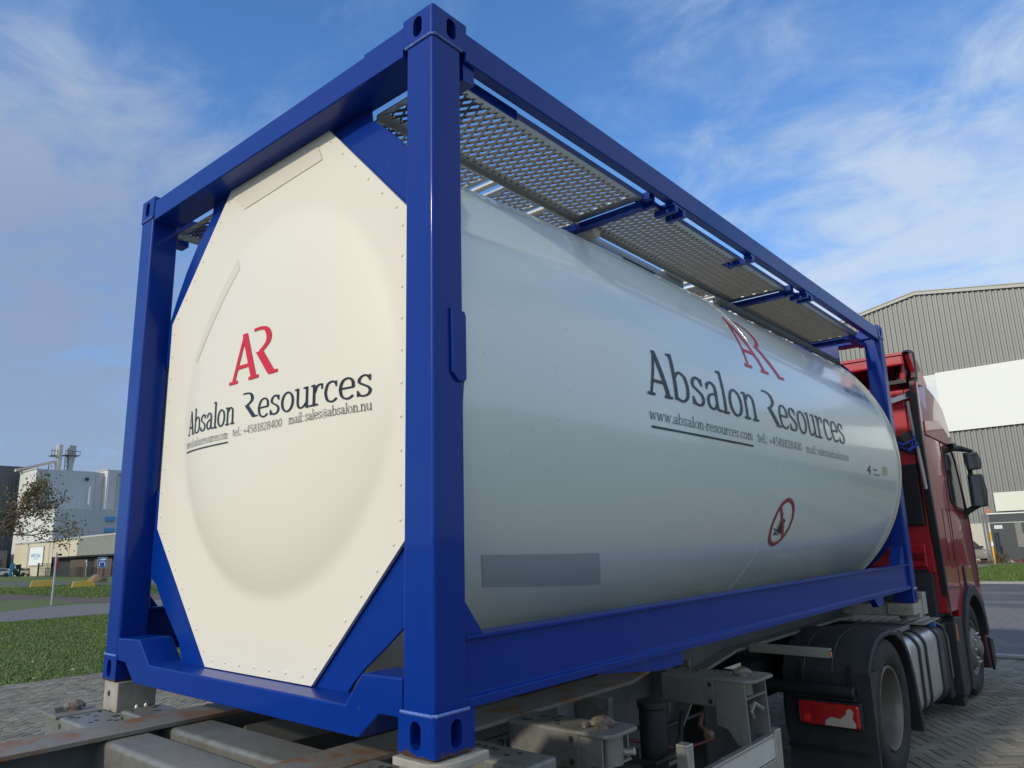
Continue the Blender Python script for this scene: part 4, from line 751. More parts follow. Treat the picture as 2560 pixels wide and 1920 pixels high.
def wheel(y, z, x, front, s=1, r=.50):
    q = MB(); X = lambda h: -s * h; w = .30
    tr = [(.30, .03), (.335, -.008), (.40, -.018), (.455, -.008), (.485, .012), (.498, .035), (r, .06)]
    for k in range(4):
        u = .07 + k * .05; tr += [(r, u), (r, u + .030), (r - .012, u + .034), (r - .012, u + .046)]
    tr += [(r, .27), (.485, .295), (.40, .32), (.30, .30)]
    q.lathe((x, y, z), 'x', [(a, X(h)) for a, h in tr], 64, False); t = q.build('wheel', RUB, TR, smooth=40)
    q = MB()
    if front: prof = [(.300, .012), (.292, .002), (.280, .006), (.268, .03), (.258, .045), (.235, .040), (.20, -.01), (.17, -.035), (.145, -.040), (.10, -.04), (.085, -.075), (.05, -.09), (.001, -.092)]
    else: prof = [(.300, .012), (.292, .002), (.280, .006), (.272, .03), (.266, .07), (.262, .16), (.245, .215), (.20, .235), (.15, .235), (.14, .17), (.125, .14), (.05, .13), (.001, .13)]
    q.lathe((x, y, z), 'x', [(a, X(h)) for a, h in prof], 48, False); rm = q.build('rim', RIMM, t, smooth=40)
    q = MB(); rr, hh = (.155, -.04) if front else (.175, .233)
    for i in range(10):
        a = 2 * math.pi * i / 10; q.lathe((x, y + rr * math.cos(a), z + rr * math.sin(a)), 'x', [(.014, X(hh + .002)), (.014, X(hh - .012)), (.008, X(hh - .020))], 6)
    q.build('wheel_nut', ALU if front else RIMM, rm)
    if front:
        q = MB()
        for i in range(8):
            a = 2 * math.pi * (i + .5) / 8; q.lathe((x, y + .215 * math.cos(a), z + .215 * math.sin(a)), 'x', [(.022, X(.014)), (.022, X(-.006))], 10)
        q.build('hand_hole', DARK, rm)
    return t
wheel(8.24, -.655, XR - .03, True); wheel(8.24, -.62, XL + .03, True, s=-1)
wheel(4.70, -.665, XR - .0, False, r=.495); wheel(4.70, -.665, XR - .345, False, r=.495); wheel(4.70, -.63, XL, False, s=-1, r=.495)
# rear fender with mud flap and lamp
def fender(x0, x1):
    cy, cz = 4.74, -.70; q = MB(); prof = []
    pts = [(4.12, -.36), (4.16, -.28), (4.25, -.20), (4.38, -.145), (4.55, -.115), (4.75, -.11), (4.95, -.135), (5.12, -.20), (5.26, -.32), (5.36, -.52), (5.42, -.75), (5.46, -.97)]
    inn = [(4.16, -.36), (4.20, -.30), (4.28, -.235), (4.40, -.18), (4.56, -.152), (4.75, -.148), (4.93, -.172), (5.08, -.235), (5.21, -.35), (5.30, -.54), (5.36, -.76), (5.40, -.97)]
    q.prism(pts + inn[::-1], 'x', x0, x1); f = q.build('rear_fender', FEND, TR, bevel=.012, seg=3)
    q = MB()
    for xx in (x0 + .16, x0 + .36):
        q.loft([[(xx - .006, y, z + .001), (xx + .006, y, z + .001), (xx, y - .001, z + .007)] for y, z in pts[:8]])
    q.build('fender_rib', FEND, f)
    return f
rf = fender(-.56, XR + .03)
q = MB(); q.prism([(4.12, -.345), (4.165, -.345), (4.165, -1.10), (4.14, -1.10)], 'x', -.56, XR + .03); q.prism([(4.165, -.345), (4.34, -.345), (4.22, -.50), (4.17, -.72), (4.17, -1.1), (4.165, -1.1)], 'x', XR - .03, XR + .03); mf = q.build('mud_flap', FEND, rf, bevel=.012)
q = MB()
for xx in (-.42, -.07): MB().box(xx - .022, xx + .022, 4.10, 4.118, -.44, -.29).build('flap_latch', BLACK, mf, bevel=.006)
q.box(-.56, .02, 4.112, 4.119, -.89, -.87); q.build('flap_ridge', BLACK, mf, bevel=.003)
q = MB(); q.tube([(-.70, 4.06, -.47), (-.03, 4.06, -.47)], .045, 14); q.box(-.50, -.03, 4.04, 4.11, -.53, -.44); lh = q.build('lamp_bracket', BLACK, TR, bevel=.012)
q = MB(); q.box(-.425, -.01, 4.015, 4.075, -.70, -.545); tl = q.build('tail_lamp', LENSR, TR, bevel=.018, seg=3)
MB().box(-.44, .003, 4.035, 4.09, -.712, -.53).build('lamp_housing', BLACK, tl, bevel=.012)
for xx in (-.315, -.18): MB().box(xx, xx + .004, 4.0125, 4.0155, -.69, -.555).build('lens_rib', DKRED, tl)
q = MB(); P = [(-.245, -.69), (-.235, -.655), (-.195, -.632), (-.14, -.640), (-.095, -.605), (-.09, -.575), (-.065, -.565), (-.045, -.59), (-.055, -.63), (-.035, -.665), (-.04, -.69)]; q.prism(P, 'y', 4.010, 4.016); q.build('clear_lens', LENSW, tl)
q = MB(); q.lathe((-.365, 4.012, -.655), 'y', [(.026, 0), (.026, .004)], 20); q.build('round_lamp', mat('lamp_bright_red', (.8, .03, .02), .2), tl)  # plain bright red colour, no emission
# fuel tank with straps, battery box, platform, fifth wheel, frame rails
def rrect(y0, y1, z0, z1, r, n=6):
    out = []
    for cy, cz, a0 in ((y1 - r, z1 - r, 0), (y0 + r, z1 - r, 90), (y0 + r, z0 + r, 180), (y1 - r, z0 + r, 270)):
        out += [(cy + r * math.cos(R(a0 + 90 * i / n)), cz + r * math.sin(R(a0 + 90 * i / n))) for i in range(n + 1)]
    return out
def rbox_y(q, x0, x1, y0, y1, z0, z1, r): q.prism(rrect(x0, x1, z0, z1, r), 'y', y0, y1)
q = MB(); rbox_y(q, -.66, XR - .02, 5.50, 6.62, -.93, -.26, .13); ft = q.build('fuel_tank', mat('tank_aluminium', (.55, .56, .56), .34, metal=.8, var=.06, vs=4, rv=.08), TR, bevel=.012)
for y in (5.74, 5.98, 6.50):
    q = MB(); rbox_y(q, -.67, XR - .008, y, y + .055, -.942, -.248, .138); q.build('tank_strap', BLACK, ft)
q = MB(); q.lathe((-.12, 5.62, -.262), 'z', [(.05, 0), (.055, .02), (.04, .05), (.01, .055)], 20); q.build('filler_cap', BLACK, ft)
q = MB(); q.box(-.55, -.10, 5.52, 6.05, -.245, -.20); q.build('tank_step', mat('step_grey', (.20, .19, .22), .5, metal=.4), TR, bevel=.01)
q = MB(); rbox_y(q, -.66, XR - .05, 6.64, 6.98, -.98, -.28, .12); q.build('fluid_tank', mat('tank_blue_black', (.02, .03, .045), .35, coat=.3), TR, bevel=.01)
q = MB(); q.lathe((-.10, 6.78, -.29), 'z', [(.06, 0), (.062, .03), (.05, .045), (.01, .05)], 20); q.build('blue_cap', mat('cap_blue', (.02, .10, .35), .35), TR)
q = MB(); q.tube([(-.10, 6.90, -.25), (-.03, 7.0, -.31), (-.01, 7.05, -.42), (-.01, 7.07, -.8)], .010, 8); q.build('steel_pipe', RIMM, TR)
q = MB(); q.box(-.75, -.02, 6.99, 7.17, -1.0, -.28); q.build('battery_box', BLACK, TR, bevel=.02)
q = MB(); q.box(-2.2, .0, 6.15, 6.78, -.215, -.205)
for i in range(24): q.box(-2.2 + i * .09, -2.2 + i * .09 + .045, 6.15, 6.78, -.205, -.192)
q.build('deck_plate', mat('deck_aluminium', (.42, .39, .33), .5, metal=.4, var=.2, vs=12), TR)
for x in (-1.65, -.83): MB().box(x, x + .08, 4.0, 9.0, -.60, -.32).build('frame_rail', DARK, TR)
q = MB(); q.lathe((-1.2, 4.85, -.20), 'z', [(.50, 0), (.54, .02), (.54, .05), (.49, .06)], 40); q.prism([(-1.6, 4.2), (-.8, 4.2), (-.72, 4.7), (-.8, 5.2), (-1.6, 5.2), (-1.68, 4.7)], 'z', -.30, -.20); q.build('fifth_wheel', mat('greasy_steel', (.06, .058, .055), .35, metal=.6, var=.4, vs=15), TR)
q = MB()
for i in range(5): q.lathe((-.52 + .02 * i, 5.38, -.24 + i * .012), 'z', [(.30 - .012 * i, 0), (.305 - .012 * i, .012), (.20, .018)], 32)
q.build('coiled_hose', mat('hose_dark', (.07, .07, .07), .5), TR)
q = MB(); q.box(-1.5, -.95, 7.3, 9.0, -.55, .1); q.build('engine_block', DARK, TR)

# ================================================================== BACKGROUND, RIGHT
def ribbed(q, p0, p1, z0, z1, pitch, dep, zfun=None):      # corrugated sheet from p0 to p1 (xy), outward normal to the right of the direction
    a = Vector((*p0, 0)); b = Vector((*p1, 0)); d = (b - a); L_ = d.length; d.normalize(); n = Vector((d.y, -d.x, 0)); k = int(L_ / pitch); lo = []; hi = []
    for i in range(k):
        for t, o in ((0, 0), (.30, 0), (.40, 1), (.80, 1), (.90, 0)):
            p = a + d * (i + t) * pitch + n * dep * o; zt = zfun(p) if zfun else z1; lo.append((p.x, p.y, z0)); hi.append((p.x, p.y, zt))
    p = b; lo.append((p.x, p.y, z0)); hi.append((p.x, p.y, zfun(p) if zfun else z1)); q.loft([lo, hi], False, False)
WH = thing('warehouse', 'tall grey warehouse of ribbed metal cladding with a large white banner beyond the road', 'warehouse', (5, 70, 0))
CLAD = mat('grey_cladding', (.215, .22, .21), .5, metal=.2, var=.06, vs=.3, rv=.05)
def wz(p): return 18.9 + (p.x + 20) * (20.9 - 18.9) / 10.35 if p.x < -9.65 else 20.9 - (p.x + 9.65) * .164 * 1.0 if p.x < 20 else 16
q = MB(); ribbed(q, (-20, 62), (32, 62), 2.62, 0, .36, .10, wz); q.build('wall', CLAD, WH, smooth=0, recalc=False)
q = MB(); q.prism([(-20, 2.6), (-20, 18.85), (-9.65, 20.85), (32, 14), (32, 2.6)], 'y', 62.3, 62.5); q.box(-20, -19.8, 62, 90, 0, 18.8); q.box(31.8, 32, 62, 90, 0, 14); q.box(-20, 32, 89.8, 90, 0, 14); q.build('inner_wall', mat('cladding_back', (.2, .2, .19), .6), WH)
q = MB(); q.loft([[(-20.1, 61.7, 18.85), (-9.65, 61.7, 20.87), (32, 61.7, 14.1)], [(-20.1, 90, 18.85), (-9.65, 90, 20.87), (32, 90, 14.1)]], False, False); q.build('roof', mat('roof_sheet', (.2, .2, .2), .6), WH)
q = MB(); q.loft([[(x, y, wz(Vector((x, 0, 0))) + dz) for y, dz in ((61.75, -.28), (61.75, .06), (62.2, .06), (62.2, -.28))] for x in (-20.05, -9.65, 19.9)]); q.build('roof_trim', mat('trim_grey', (.42, .41, .37), .5), WH)
q = MB(); q.box(-20, -6.2, 61.8, 62.3, 0, 2.62); q.build('plinth', mat('plinth_beige', (.56, .52, .42), .8, var=.08, vs=.8), WH)
q = MB(); q.box(-9.1, 14, 61.72, 61.86, 9.5, 14.1); bn = q.build('banner', mat('banner_white', (.80, .81, .76), .55, var=.02), WH)
q = MB(); q.box(-10.6, -9.1, 61.74, 61.86, 10.0, 14.0); q.build('banner', mat('banner_picture', (.62, .66, .72), .5, var=.1, vs=.4, col2=(.75, .75, .7), c2=(.5, .6), c2s=.8), WH)
q = MB(); q.box(-6.65, -2.2, 61.70, 61.82, 3.42, 4.75); q.build('banner', mat('banner_cream', (.74, .74, .62), .55, var=.02), WH)
DB = thing('low_dark_building', 'dark grey low building block with white top edge and dotted letters before the warehouse', 'building', (-2, 57, 0))
q = MB(); q.box(-6.46, 6, 56.5, 56.9, 0, 3.10); q.box(5.6, 6, 56.9, 61.5, 0, 3.0); q.build('wall', mat('anthracite_wall', (.045, .052, .058), .5, var=.15, vs=1.2), DB)
q = MB(); q.box(-6.51, 6.05, 56.43, 56.95, 3.10, 3.18); q.build('top_edge', WHITE, DB); q = MB(); q.box(-6.46, 6, 56.475, 56.498, 2.52, 2.57); q.build('stripe', mat('stripe_grey', (.5, .5, .48), .5), DB)
q = MB(); q.box(-6.22, -5.77, 56.46, 56.495, 2.16, 2.38); pl = q.build('name_plate', WHITE, DB)
q = MB(); font_text(q, 'HAVEN', -6.16, -5.83, 2.235, .075, lambda u, v, o: (u, 56.457, v)); q.build('plate_lettering', mat('mark_grey', (.12, .12, .12), .6), pl)
q = MB()
for X0, rows in ((-5.07, [(0, 6, 0, 27)]), (-4.73, [(0, 5, 7, 15)]), (-4.44, [(0, 6, 0, 27)]), (-3.7, [(0, 6, 0, 27)]), (-3.1, [(0, 8, 0, 5), (0, 3, 0, 27)])):
    for a, b, c, d in rows:
        for i in range(a, b):
            for j in range(c, d): q.add([(X0 + i * .058 + u, 56.49, .98 + j * .057 + v) for u, v in ((0, 0), (.037, 0), (.037, .037), (0, .037))], [(0, 1, 2, 3)])
q.build('dotted_letters', mat('dot_cream', (.42, .41, .34), .5), DB, smooth=0, recalc=False)
q = MB(); q.lathe((-6.42, 56.55, 3.18), 'z', [(.09, 0), (.11, .08), (.09, .24), (.03, .30)], 12); q.build('warning_lamp', LENSO, DB)
def graffiti():
    r = random.Random(5); o = thing('painted_kerb', 'low kerb with red and white painted pieces at the foot of the dark building', 'kerb', (-4, 55.6, 0)); q = MB(); q.box(-5.9, 6, 55.6, 55.75, 0, .12); q.build('kerb_stone', KERB, o)
    for i in range(26):
        q = MB(); x = -5.6 + i * .32; q.box(x, x + r.uniform(.08, .26), 55.57, 55.595, .03, r.uniform(.09, .22)); q.build('painted_stone', DKRED if i < 9 and i % 3 else WHITE, o)
graffiti()
def post(name, x, y, h, r, m, label, cat, group=None, cap=True):
    q = MB(); q.lathe((0, 0, 0), 'z', [(r, -.1), (r, h - .05), (r * 1.12, h - .05), (r * 1.12, h), (r * .3, h + .02)] if cap else [(r, -.1), (r, h)], 14); o = q.build(name, m); o.location = (x, y, 0); return tag(o, label, cat, group)
GP = mat('post_grey', (.20, .205, .21), .4, metal=.5)
post('gate_post', -6.45, 54.0, 3.05, .055, GP, 'thin grey steel post, left one of the pair beside the parked cars', 'post', 'grey steel posts at the yard entrance')
post('gate_post', -6.28, 54.02, 3.05, .065, GP, 'thicker grey steel post next to the yellow barrier pole', 'post', 'grey steel posts at the yard entrance')
YP = thing('marker_pole', 'yellow marker pole with white band beside the grey posts', 'marker pole', (-6.17, 54.1, 0))
q = MB(); q.box(-6.22, -6.12, 54.05, 54.15, 0, 1.95); q.build('pole', mat('signal_yellow', (.78, .42, .01), .45, var=.06), YP, bevel=.01)
q = MB(); q.box(-6.225, -6.115, 54.045, 54.155, 1.95, 2.16); q.build('pole_cap', mat('cap_grey', (.6, .6, .55), .5), YP); q = MB(); q.box(-6.245, -6.095, 54.03, 54.045, 1.08, 1.36); q.build('white_label', WHITE, YP)
# shrubs at the foot of the posts
def bush(name, x, y, w, h, n, m, label, seed, cat='shrub', leaf=.05):
    r = random.Random(seed); t = thing(name, label, cat, (x, y, 0)); q = MB(); ql = MB()
    for i in range(n // 12):
        a = r.uniform(0, 6.28); l = r.uniform(.5, 1); q.tube([(x, y, 0), (x + math.cos(a) * w * l * .5, y + math.sin(a) * w * l * .4, h * r.uniform(.4, .7)), (x + math.cos(a) * w * l, y + math.sin(a) * w * l * .6, h * r.uniform(.5, 1))], .008, 4)
    for i in range(n):
        a = r.uniform(0, 6.28); l = math.sqrt(r.random()); p = Vector((x + math.cos(a) * w * l, y + math.sin(a) * w * l * .7, h * r.uniform(.05, 1) * (1.1 - .5 * l)))
        u = Vector((r.gauss(0, 1), r.gauss(0, 1), r.gauss(0, 1))).normalized() * leaf; v = u.orthogonal().normalized() * leaf * .5; ql.add([p - u, p + v, p + u, p - v], [(0, 1, 2, 3)])
    q.build('twigs', mat('twig', (.12, .085, .06), .9), t); ql.build('foliage', m, t, smooth=0, recalc=False); return t
BRN = mat('brown_leaf', (.13, .085, .045), .8, var=.4, vs=3, col2=(.08, .09, .03), c2=(.5, .6), c2s=2)
bush('shrub', -5.9, 54.3, .55, .75, 420, BRN, 'brown dry shrub at the foot of the yellow marker pole', 3); bush('shrub', -6.9, 53.6, .7, .28, 260, BRN, 'low dry brushwood left of the grey posts', 4); bush('shrub', -4.4, 55.0, 1.2, .3, 300, BRN, 'low brown weeds in front of the dark building', 8)

# ---- cars
def car(name, x, y, rot, col, label, group, L=4.3, Wd=1.75, H=1.47, estate=False, z=0):
    t = thing(name, label, 'car', (0, 0, 0), group); m = mat('car_' + col[0], col[1], .3, metal=.3, coat=.8, var=.04)
    h = L / 2; w = Wd / 2
    body = [(-h, .28), (-h, .62), (-h + .08, .86), (-h + .9, .93), (h - .95, .95), (h - .12, .90) if not estate else (h - .08, .95), (h, .62), (h, .30)]
    def arch(cx): return [(cx + .36 * math.cos(R(a)), .30 + .36 * math.sin(R(a))) for a in (0, 30, 60, 90, 120, 150, 180)]
    pr = body + arch(h - .78) + [(-h + 1.25, .20), ] [:0] + arch(-h + .82)
    q = MB(); rings = []
    for k, ins in ((-1, .05), (-.94, 0), (.94, 0), (1, .05)): rings.append([(px * (1 - ins * .04), k * w, pz + (ins if pz < .35 else -ins * .4)) for px, pz in pr])
    q.loft(rings); b = q.build('body', m, t, bevel=.03)
    roofp = [(-h + .95, .92), (-h + 1.75, H - .06), (-h + 2.2, H), (h - 1.1, H - .02), (h - .45, H - .12) if estate else (h - .75, H - .12), (h - .12, .94) if estate else (h - .25, .95)]
    q = MB(); q.loft([[(px * .98, k * (w - .06 - .20 * (pz - .92) / .55 * (1 if abs(k) == 1 else 1)), pz) for px, pz in roofp] for k in (-1, 1)]); q.build('roof', m, b, bevel=.04)
    gl = [(-h + 1.12, .97), (-h + 1.80, H - .12), (h - 1.1, H - .10), (h - .60, H - .18) if estate else (h - .85, H - .18), (h - .45, .98)]
    q = MB()
    for k in (-1, 1): q.loft([[(px, k * (w - .055 - .20 * (pz - .92) / .55), pz) for px, pz in gl], [(px, k * (w - .045 - .20 * (pz - .92) / .55), pz) for px, pz in gl]])
    q.loft([[(-h + .93, k * (w - .12), .955), (-h + 1.66, k * (w - .26), H - .10), (-h + 1.72, k * (w - .26), H - .08)] for k in (-1, 1)]); q.loft([[(h - .235, k * (w - .14), 1.0), (h - .66, k * (w - .26), H - .15), (h - .72, k * (w - .26), H - .12)] for k in (-1, 1)]) if not estate else q.loft([[(h - .125, k * (w - .14), 1.0), (h - .40, k * (w - .26), H - .16), (h - .46, k * (w - .26), H - .13)] for k in (-1, 1)])
    q.build('window', GLASS, b)
    for cx_ in (-h + .82, h - .78):
        for k in (-1, 1):
            q = MB(); q.lathe((cx_, k * (w - .20), .31), 'y', [(.18, -.10 * k), (.30, -.10 * k), (.31, 0), (.30, .18 * k), (.20, .19 * k)], 24); wl = q.build('wheel', RUB, t)
            q = MB(); q.lathe((cx_, k * (w - .02), .31), 'y', [(.205, 0), (.19, .005 * k), (.06, -.02 * k), (.001, -.02 * k)], 20, False); q.build('rim', RIMM, wl)
    for k in (-1, 1):
        q = MB(); q.box(h - .06, h + .008, k * (w - .14) - .13, k * (w - .14) + .13, .68, .86); q.build('tail_light', LENSR, t, bevel=.01)
        q = MB(); q.box(-h - .008, -h + .10, k * (w - .2) - .16, k * (w - .2) + .16, .60, .74); q.build('headlight', LENSW, t, bevel=.01)
        q = MB(); q.box(-h + 1.42, -h + 1.55, k * (w + .05) - .09, k * (w + .05) + .09, .95, 1.08); q.build('wing_mirror', BLACK, t, bevel=.02)
    t.matrix_world = Matrix.Translation((x, y, z)) @ Matrix.Rotation(R(rot), 4, 'Z'); return t
car('parked_car', -8.35, 57.3, 117, ('beige', (.30, .25, .20)), 'beige brown car parked behind the red cab, its rear half hidden', 'cars parked at the warehouse')
car('parked_car', -6.15, 59.6, -85, ('white', (.75, .75, .73)), 'white car half hidden behind the grey posts', 'cars parked at the warehouse')

# ================================================================== BACKGROUND, LEFT
LF = thing('factory', 'tall factory hall behind the tree, gables coloured as sunlit white, sides as shaded grey', 'factory', (-160, 60, 0))
CLAD_LIT = mat('cladding_lit_white', (.66, .66, .62), .5, var=.03, vs=.1); CLAD_SHADE = mat('cladding_shaded_grey', (.40, .43, .46), .5, var=.05, vs=.12)  # same cladding twice: sunlight painted into the south faces, shade into the sides
def block(x0, x1, y0, y1, z1, zr=None, par=None, msouth=None, mside=None):
    q = MB(); q.m = 0; q.add([(x0, y0, 0), (x1, y0, 0), (x1, y0, z1), (x0, y0, z1)], [(0, 1, 2, 3)]); q.m = 1
    q.add([(x1, y1, 0), (x0, y1, 0), (x0, y1, zr or z1), (x1, y1, zr or z1)], [(0, 1, 2, 3)]); q.add([(x0, y1, 0), (x0, y0, 0), (x0, y0, z1), (x0, y1, zr or z1)], [(0, 1, 2, 3)]); q.add([(x0, y0, z1), (x1, y0, z1), (x1, y1, zr or z1), (x0, y1, zr or z1)], [(0, 1, 2, 3)])
    ribbed(q, (x1, y0), (x1, y1), 0, z1, .6, .05, (lambda p: z1 + (p.y - y0) / (y1 - y0) * ((zr or z1) - z1))); q.mi = [0] + [1] * (len(q.f) - 1)
    w = q.build('wall', [msouth or CLAD_LIT, mside or CLAD_SHADE], par or LF, smooth=0, recalc=False)
    q = MB(); q.box(x0, x1 + .2, y0 - .15, y0 + .0, z1 - .05, z1 + .25); q.build('roof_trim', mat('trim_pale', (.45, .45, .44), .5), par or LF); return w
block(-159, -150, 43.7, 53.6, 18.85); block(-160, -150.5, 53.6, 55.6, 18.8); block(-160, -149, 55.4, 80, 19.3)
block(-151, -138.5, 43.6, 70, 11.1)
q = MB(); q.box(-148.9, -148.6, 60.0, 60.3, 10.5, 18.2); q.box(-148.9, -148.6, 57.3, 57.5, 12, 18.5); q.box(-148.9, -148.6, 57.3, 60.3, 18.4, 18.6); q.build('door_frame', mat('frame_grey', (.25, .27, .29), .5), LF)
q = MB(); q.box(-149.9, -149.6, 52.55, 52.85, 12.6, 16.0); q.build('downpipe', WHITE, LF)
q = MB(); q.box(-149.85, -149.6, 51.8, 52.4, 17.1, 17.6); q.build('vent', DARK, LF)
for z0 in (9.0, 7.0):
    q = MB(); q.box(-138.35, -138.2, 51.7, 53.25, z0, z0 + .75); q.build('blue_window', mat('window_blue', (.05, .26, .52), .3), LF)
DF = thing('dark_factory_hall', 'dark slate factory hall behind the tree at the left edge', 'factory', (-175, 40, 0)); SLATE = mat('slate_cladding', (.10, .105, .115), .6, var=.1, vs=.1)
block(-186, -162, 38, 47, 20.4, par=DF, msouth=SLATE, mside=SLATE)
q = MB(); q.box(-186, -163, 36.6, 38.0, 0, 8.5); q.build('lower_hall', CLAD_LIT, DF)
# stack and conveyor
CHI = thing('chimney', 'round pale chimney on the factory roof', 'chimney', (-158, 50, 18.8)); q = MB(); q.lathe((-158, 49.55, 17), 'z', [(.55, 0), (.55, 7.6), (.50, 7.65), (.50, 7.0)], 28); q.build('stack', mat('stack_pale', (.50, .48, .43), .7, var=.08, vs=.5), CHI)
SI = thing('silo_tower', 'grey hopper tower with railed platform right of the chimney', 'tower', (-158, 51.4, 18.8))
q = MB(); q.loft([[(-158 + a, 51.7 + b, z) for a, b in ((-w, -w), (w, -w), (w, w), (-w, w))] for z, w in ((17, .42), (20.5, .42), (22.6, .62), (24.6, .62))]); q.build('hopper', mat('hopper_grey', (.34, .36, .36), .6, var=.1), SI)
q = MB(); q.box(-159.2, -156.8, 50.3, 52.9, 22.55, 22.68)
for y in (50.3, 50.9, 51.5, 52.1, 52.9): q.box(-156.9, -156.8, y - .03, y + .03, 22.6, 23.5)
q.box(-156.9, -156.8, 50.3, 52.9, 23.4, 23.5); q.box(-158.9, -157.1, 48.0, 49.0, 22.3, 22.45); q.box(-157.2, -157.1, 48.0, 49.0, 23.2, 23.3)
for y in (48.0, 48.5, 49.0): q.box(-157.2, -157.1, y - .04, y + .04, 22.4, 23.6)
q.build('platform', mat('steelwork_dark', (.13, .13, .13), .6), SI)
q = MB()
for i in range(6):
    z = 17.5 + i * .85; q.tube([(-157.4, 50.5, z), (-157.4, 51.1, z + .85)], .05, 5); q.tube([(-157.4, 51.1, z), (-157.4, 50.5, z + .85)], .05, 5)
for y in (50.5, 51.1): q.tube([(-157.4, y, 17), (-157.4, y, 22.6)], .07, 6)
q.build('lattice', MATS['steelwork_dark'], SI)
CV = thing('conveyor', 'long cream conveyor gallery rising over the roof to the chimney', 'conveyor', (-158, 46, 19)); q = MB(); q.loft([[(-158 + a, y, z + b) for a, b in ((-.4, -.25), (.4, -.25), (.4, .25), (-.4, .25))] for y, z in ((42.5, 19.2), (49.1, 21.3))]); q.build('gallery', mat('gallery_cream', (.55, .47, .36), .7, var=.12, vs=.6), CV)
for y in (44, 46, 48): MB().tube([(-158, y, 18.5), (-158, y, 19.4 + (y - 42.5) * .318)], .07, 5).build('support', DARK, CV)
OF = thing('office_building', 'low cream panelled building with a white sign and a dark carport side', 'building', (-125, 44, 0))
CRP = mat('cream_panel', (.60, .54, .38), .6, var=.04, vs=.2)
q = MB()
seg = [(-154.4, 42.9), (-147, 42.85), (-136.2, 42.65), (-134, 42.45), (-124.5, 41.6), (-120, 41.2)]
for (a, b) in zip(seg[:-1], seg[1:]):
    z0 = 0 if b[0] <= -133.9 else 2.95
    q.add([(a[0] + .08, a[1], z0), (b[0] - .08, b[1], z0), (b[0] - .08, b[1], 5.55), (a[0] + .08, a[1], 5.55)], [(0, 1, 2, 3)])
q.build('panel_wall', CRP, OF, smooth=0, recalc=False)
q = MB(); q.add([(-154.4, 43.1, 0), (-134, 42.75, 0), (-134, 42.75, 5.5), (-154.4, 43.1, 5.5)], [(0, 1, 2, 3)]); q.add([(-134, 42.75, 2.9), (-104, 40.8, 2.9), (-104, 40.8, 5.5), (-134, 42.75, 5.5)], [(0, 1, 2, 3)]); q.add([(-154.4, 43.1, 5.5), (-104, 40.8, 5.5), (-104, 43.5, 5.5), (-154.4, 43.5, 5.5)], [(0, 1, 2, 3)]); q.add([(-104, 40.8, 0), (-104, 60, 0), (-104, 60, 5.5), (-104, 40.8, 5.5)], [(0, 1, 2, 3)]); q.build('structure_wall', mat('wall_dark_joint', (.16, .14, .10), .7), OF, smooth=0, recalc=False)
q = MB(); ribbed(q, (-119.9, 41.1), (-104, 40.6), 2.95, 5.5, .5, .08); q.build('ribbed_wall', mat('olive_cladding', (.28, .29, .25), .5, var=.05, vs=.3), OF, smooth=0, recalc=False)
q = MB(); q.loft([[(x, y - .15, 5.5), (x, y - .15, 5.72), (x, y + .2, 5.72), (x, y + .2, 5.5)] for x, y in seg + [(-104, 40.6)]]); q.build('roof_trim', mat('trim_pale', (.45, .45, .44), .5), OF)
q = MB(); q.add([(-134, 43.5, 0), (-104, 42.0, 0), (-104, 42.0, 2.95), (-134, 43.5, 2.95)], [(0, 1, 2, 3)]); q.build('carport_wall', mat('carport_dark', (.035, .037, .038), .8, var=.2, vs=.5), OF, smooth=0, recalc=False)
q = MB(); q.loft([[(x, y - .05, 2.75), (x, y - .05, 2.98), (x, y + 1.4, 2.98), (x, y + 1.4, 2.75)] for x, y in ((-134, 42.4), (-104, 40.55))]); q.build('canopy', DARK, OF)
SG = thing('company_sign', 'white square company sign with blue letters on the cream building', 'sign', (-143, 43.1, 3))
def ofy(x): return 42.88 + (x + 154.4) * (42.65 - 42.9) / 18.2
q = MB(); q.add([(x, ofy(x) - d, z) for d in (.12, .02) for x, z in ((-145.6, 1.75), (-138.6, 1.75), (-138.6, 4.75), (-145.6, 4.75))], [(0, 1, 2, 3), (4, 7, 6, 5), (0, 4, 5, 1), (1, 5, 6, 2), (2, 6, 7, 3), (3, 7, 4, 0)]); sp = q.build('sign_panel', mat('sign_white', (.82, .84, .84), .5, var=.01), SG)
q = MB(); q.loft([[(x, ofy(x) - .16, z), (x, ofy(x) - .02, z)] for x, z in ((-145.7, 1.65), (-138.5, 1.65), (-138.5, 4.85), (-145.7, 4.85), (-145.7, 1.65))], False, False); q.build('sign_frame', GP, SG, smooth=0, recalc=False)
q = MB(); font_text(q, 'WICSAL', -144.6, -139.6, 3.05, .62, lambda u, v, o: (u, ofy(u) - .14, v)); q.add([(x, ofy(x) - .14, z) for x, z in ((-142.9, 2.75), (-140.8, 2.75), (-140.8, 2.85), (-142.9, 2.85))], [(0, 1, 2, 3)]); q.build('sign_letters', mat('sign_blue', (.05, .30, .62), .5), sp, smooth=0, recalc=False)
LG = thing('grey_annex', 'low grey brick annex with a dark window band at the left edge', 'building', (-160, 40, 0)); q = MB(); q.box(-172, -156, 36, 42.3, 0, 4.5); q.build('wall', mat('annex_grey', (.16, .155, .155), .8, var=.08), LG); q = MB(); q.box(-155.98, -155.9, 38.5, 41.6, 1.7, 3.0); q.build('window', GLASS, LG)
q = MB(); q.box(-155.98, -155.85, 36, 42.8, 0, 1.2); q.build('brick_base', mat('brick_brown', (.15, .11, .08), .9), LG)
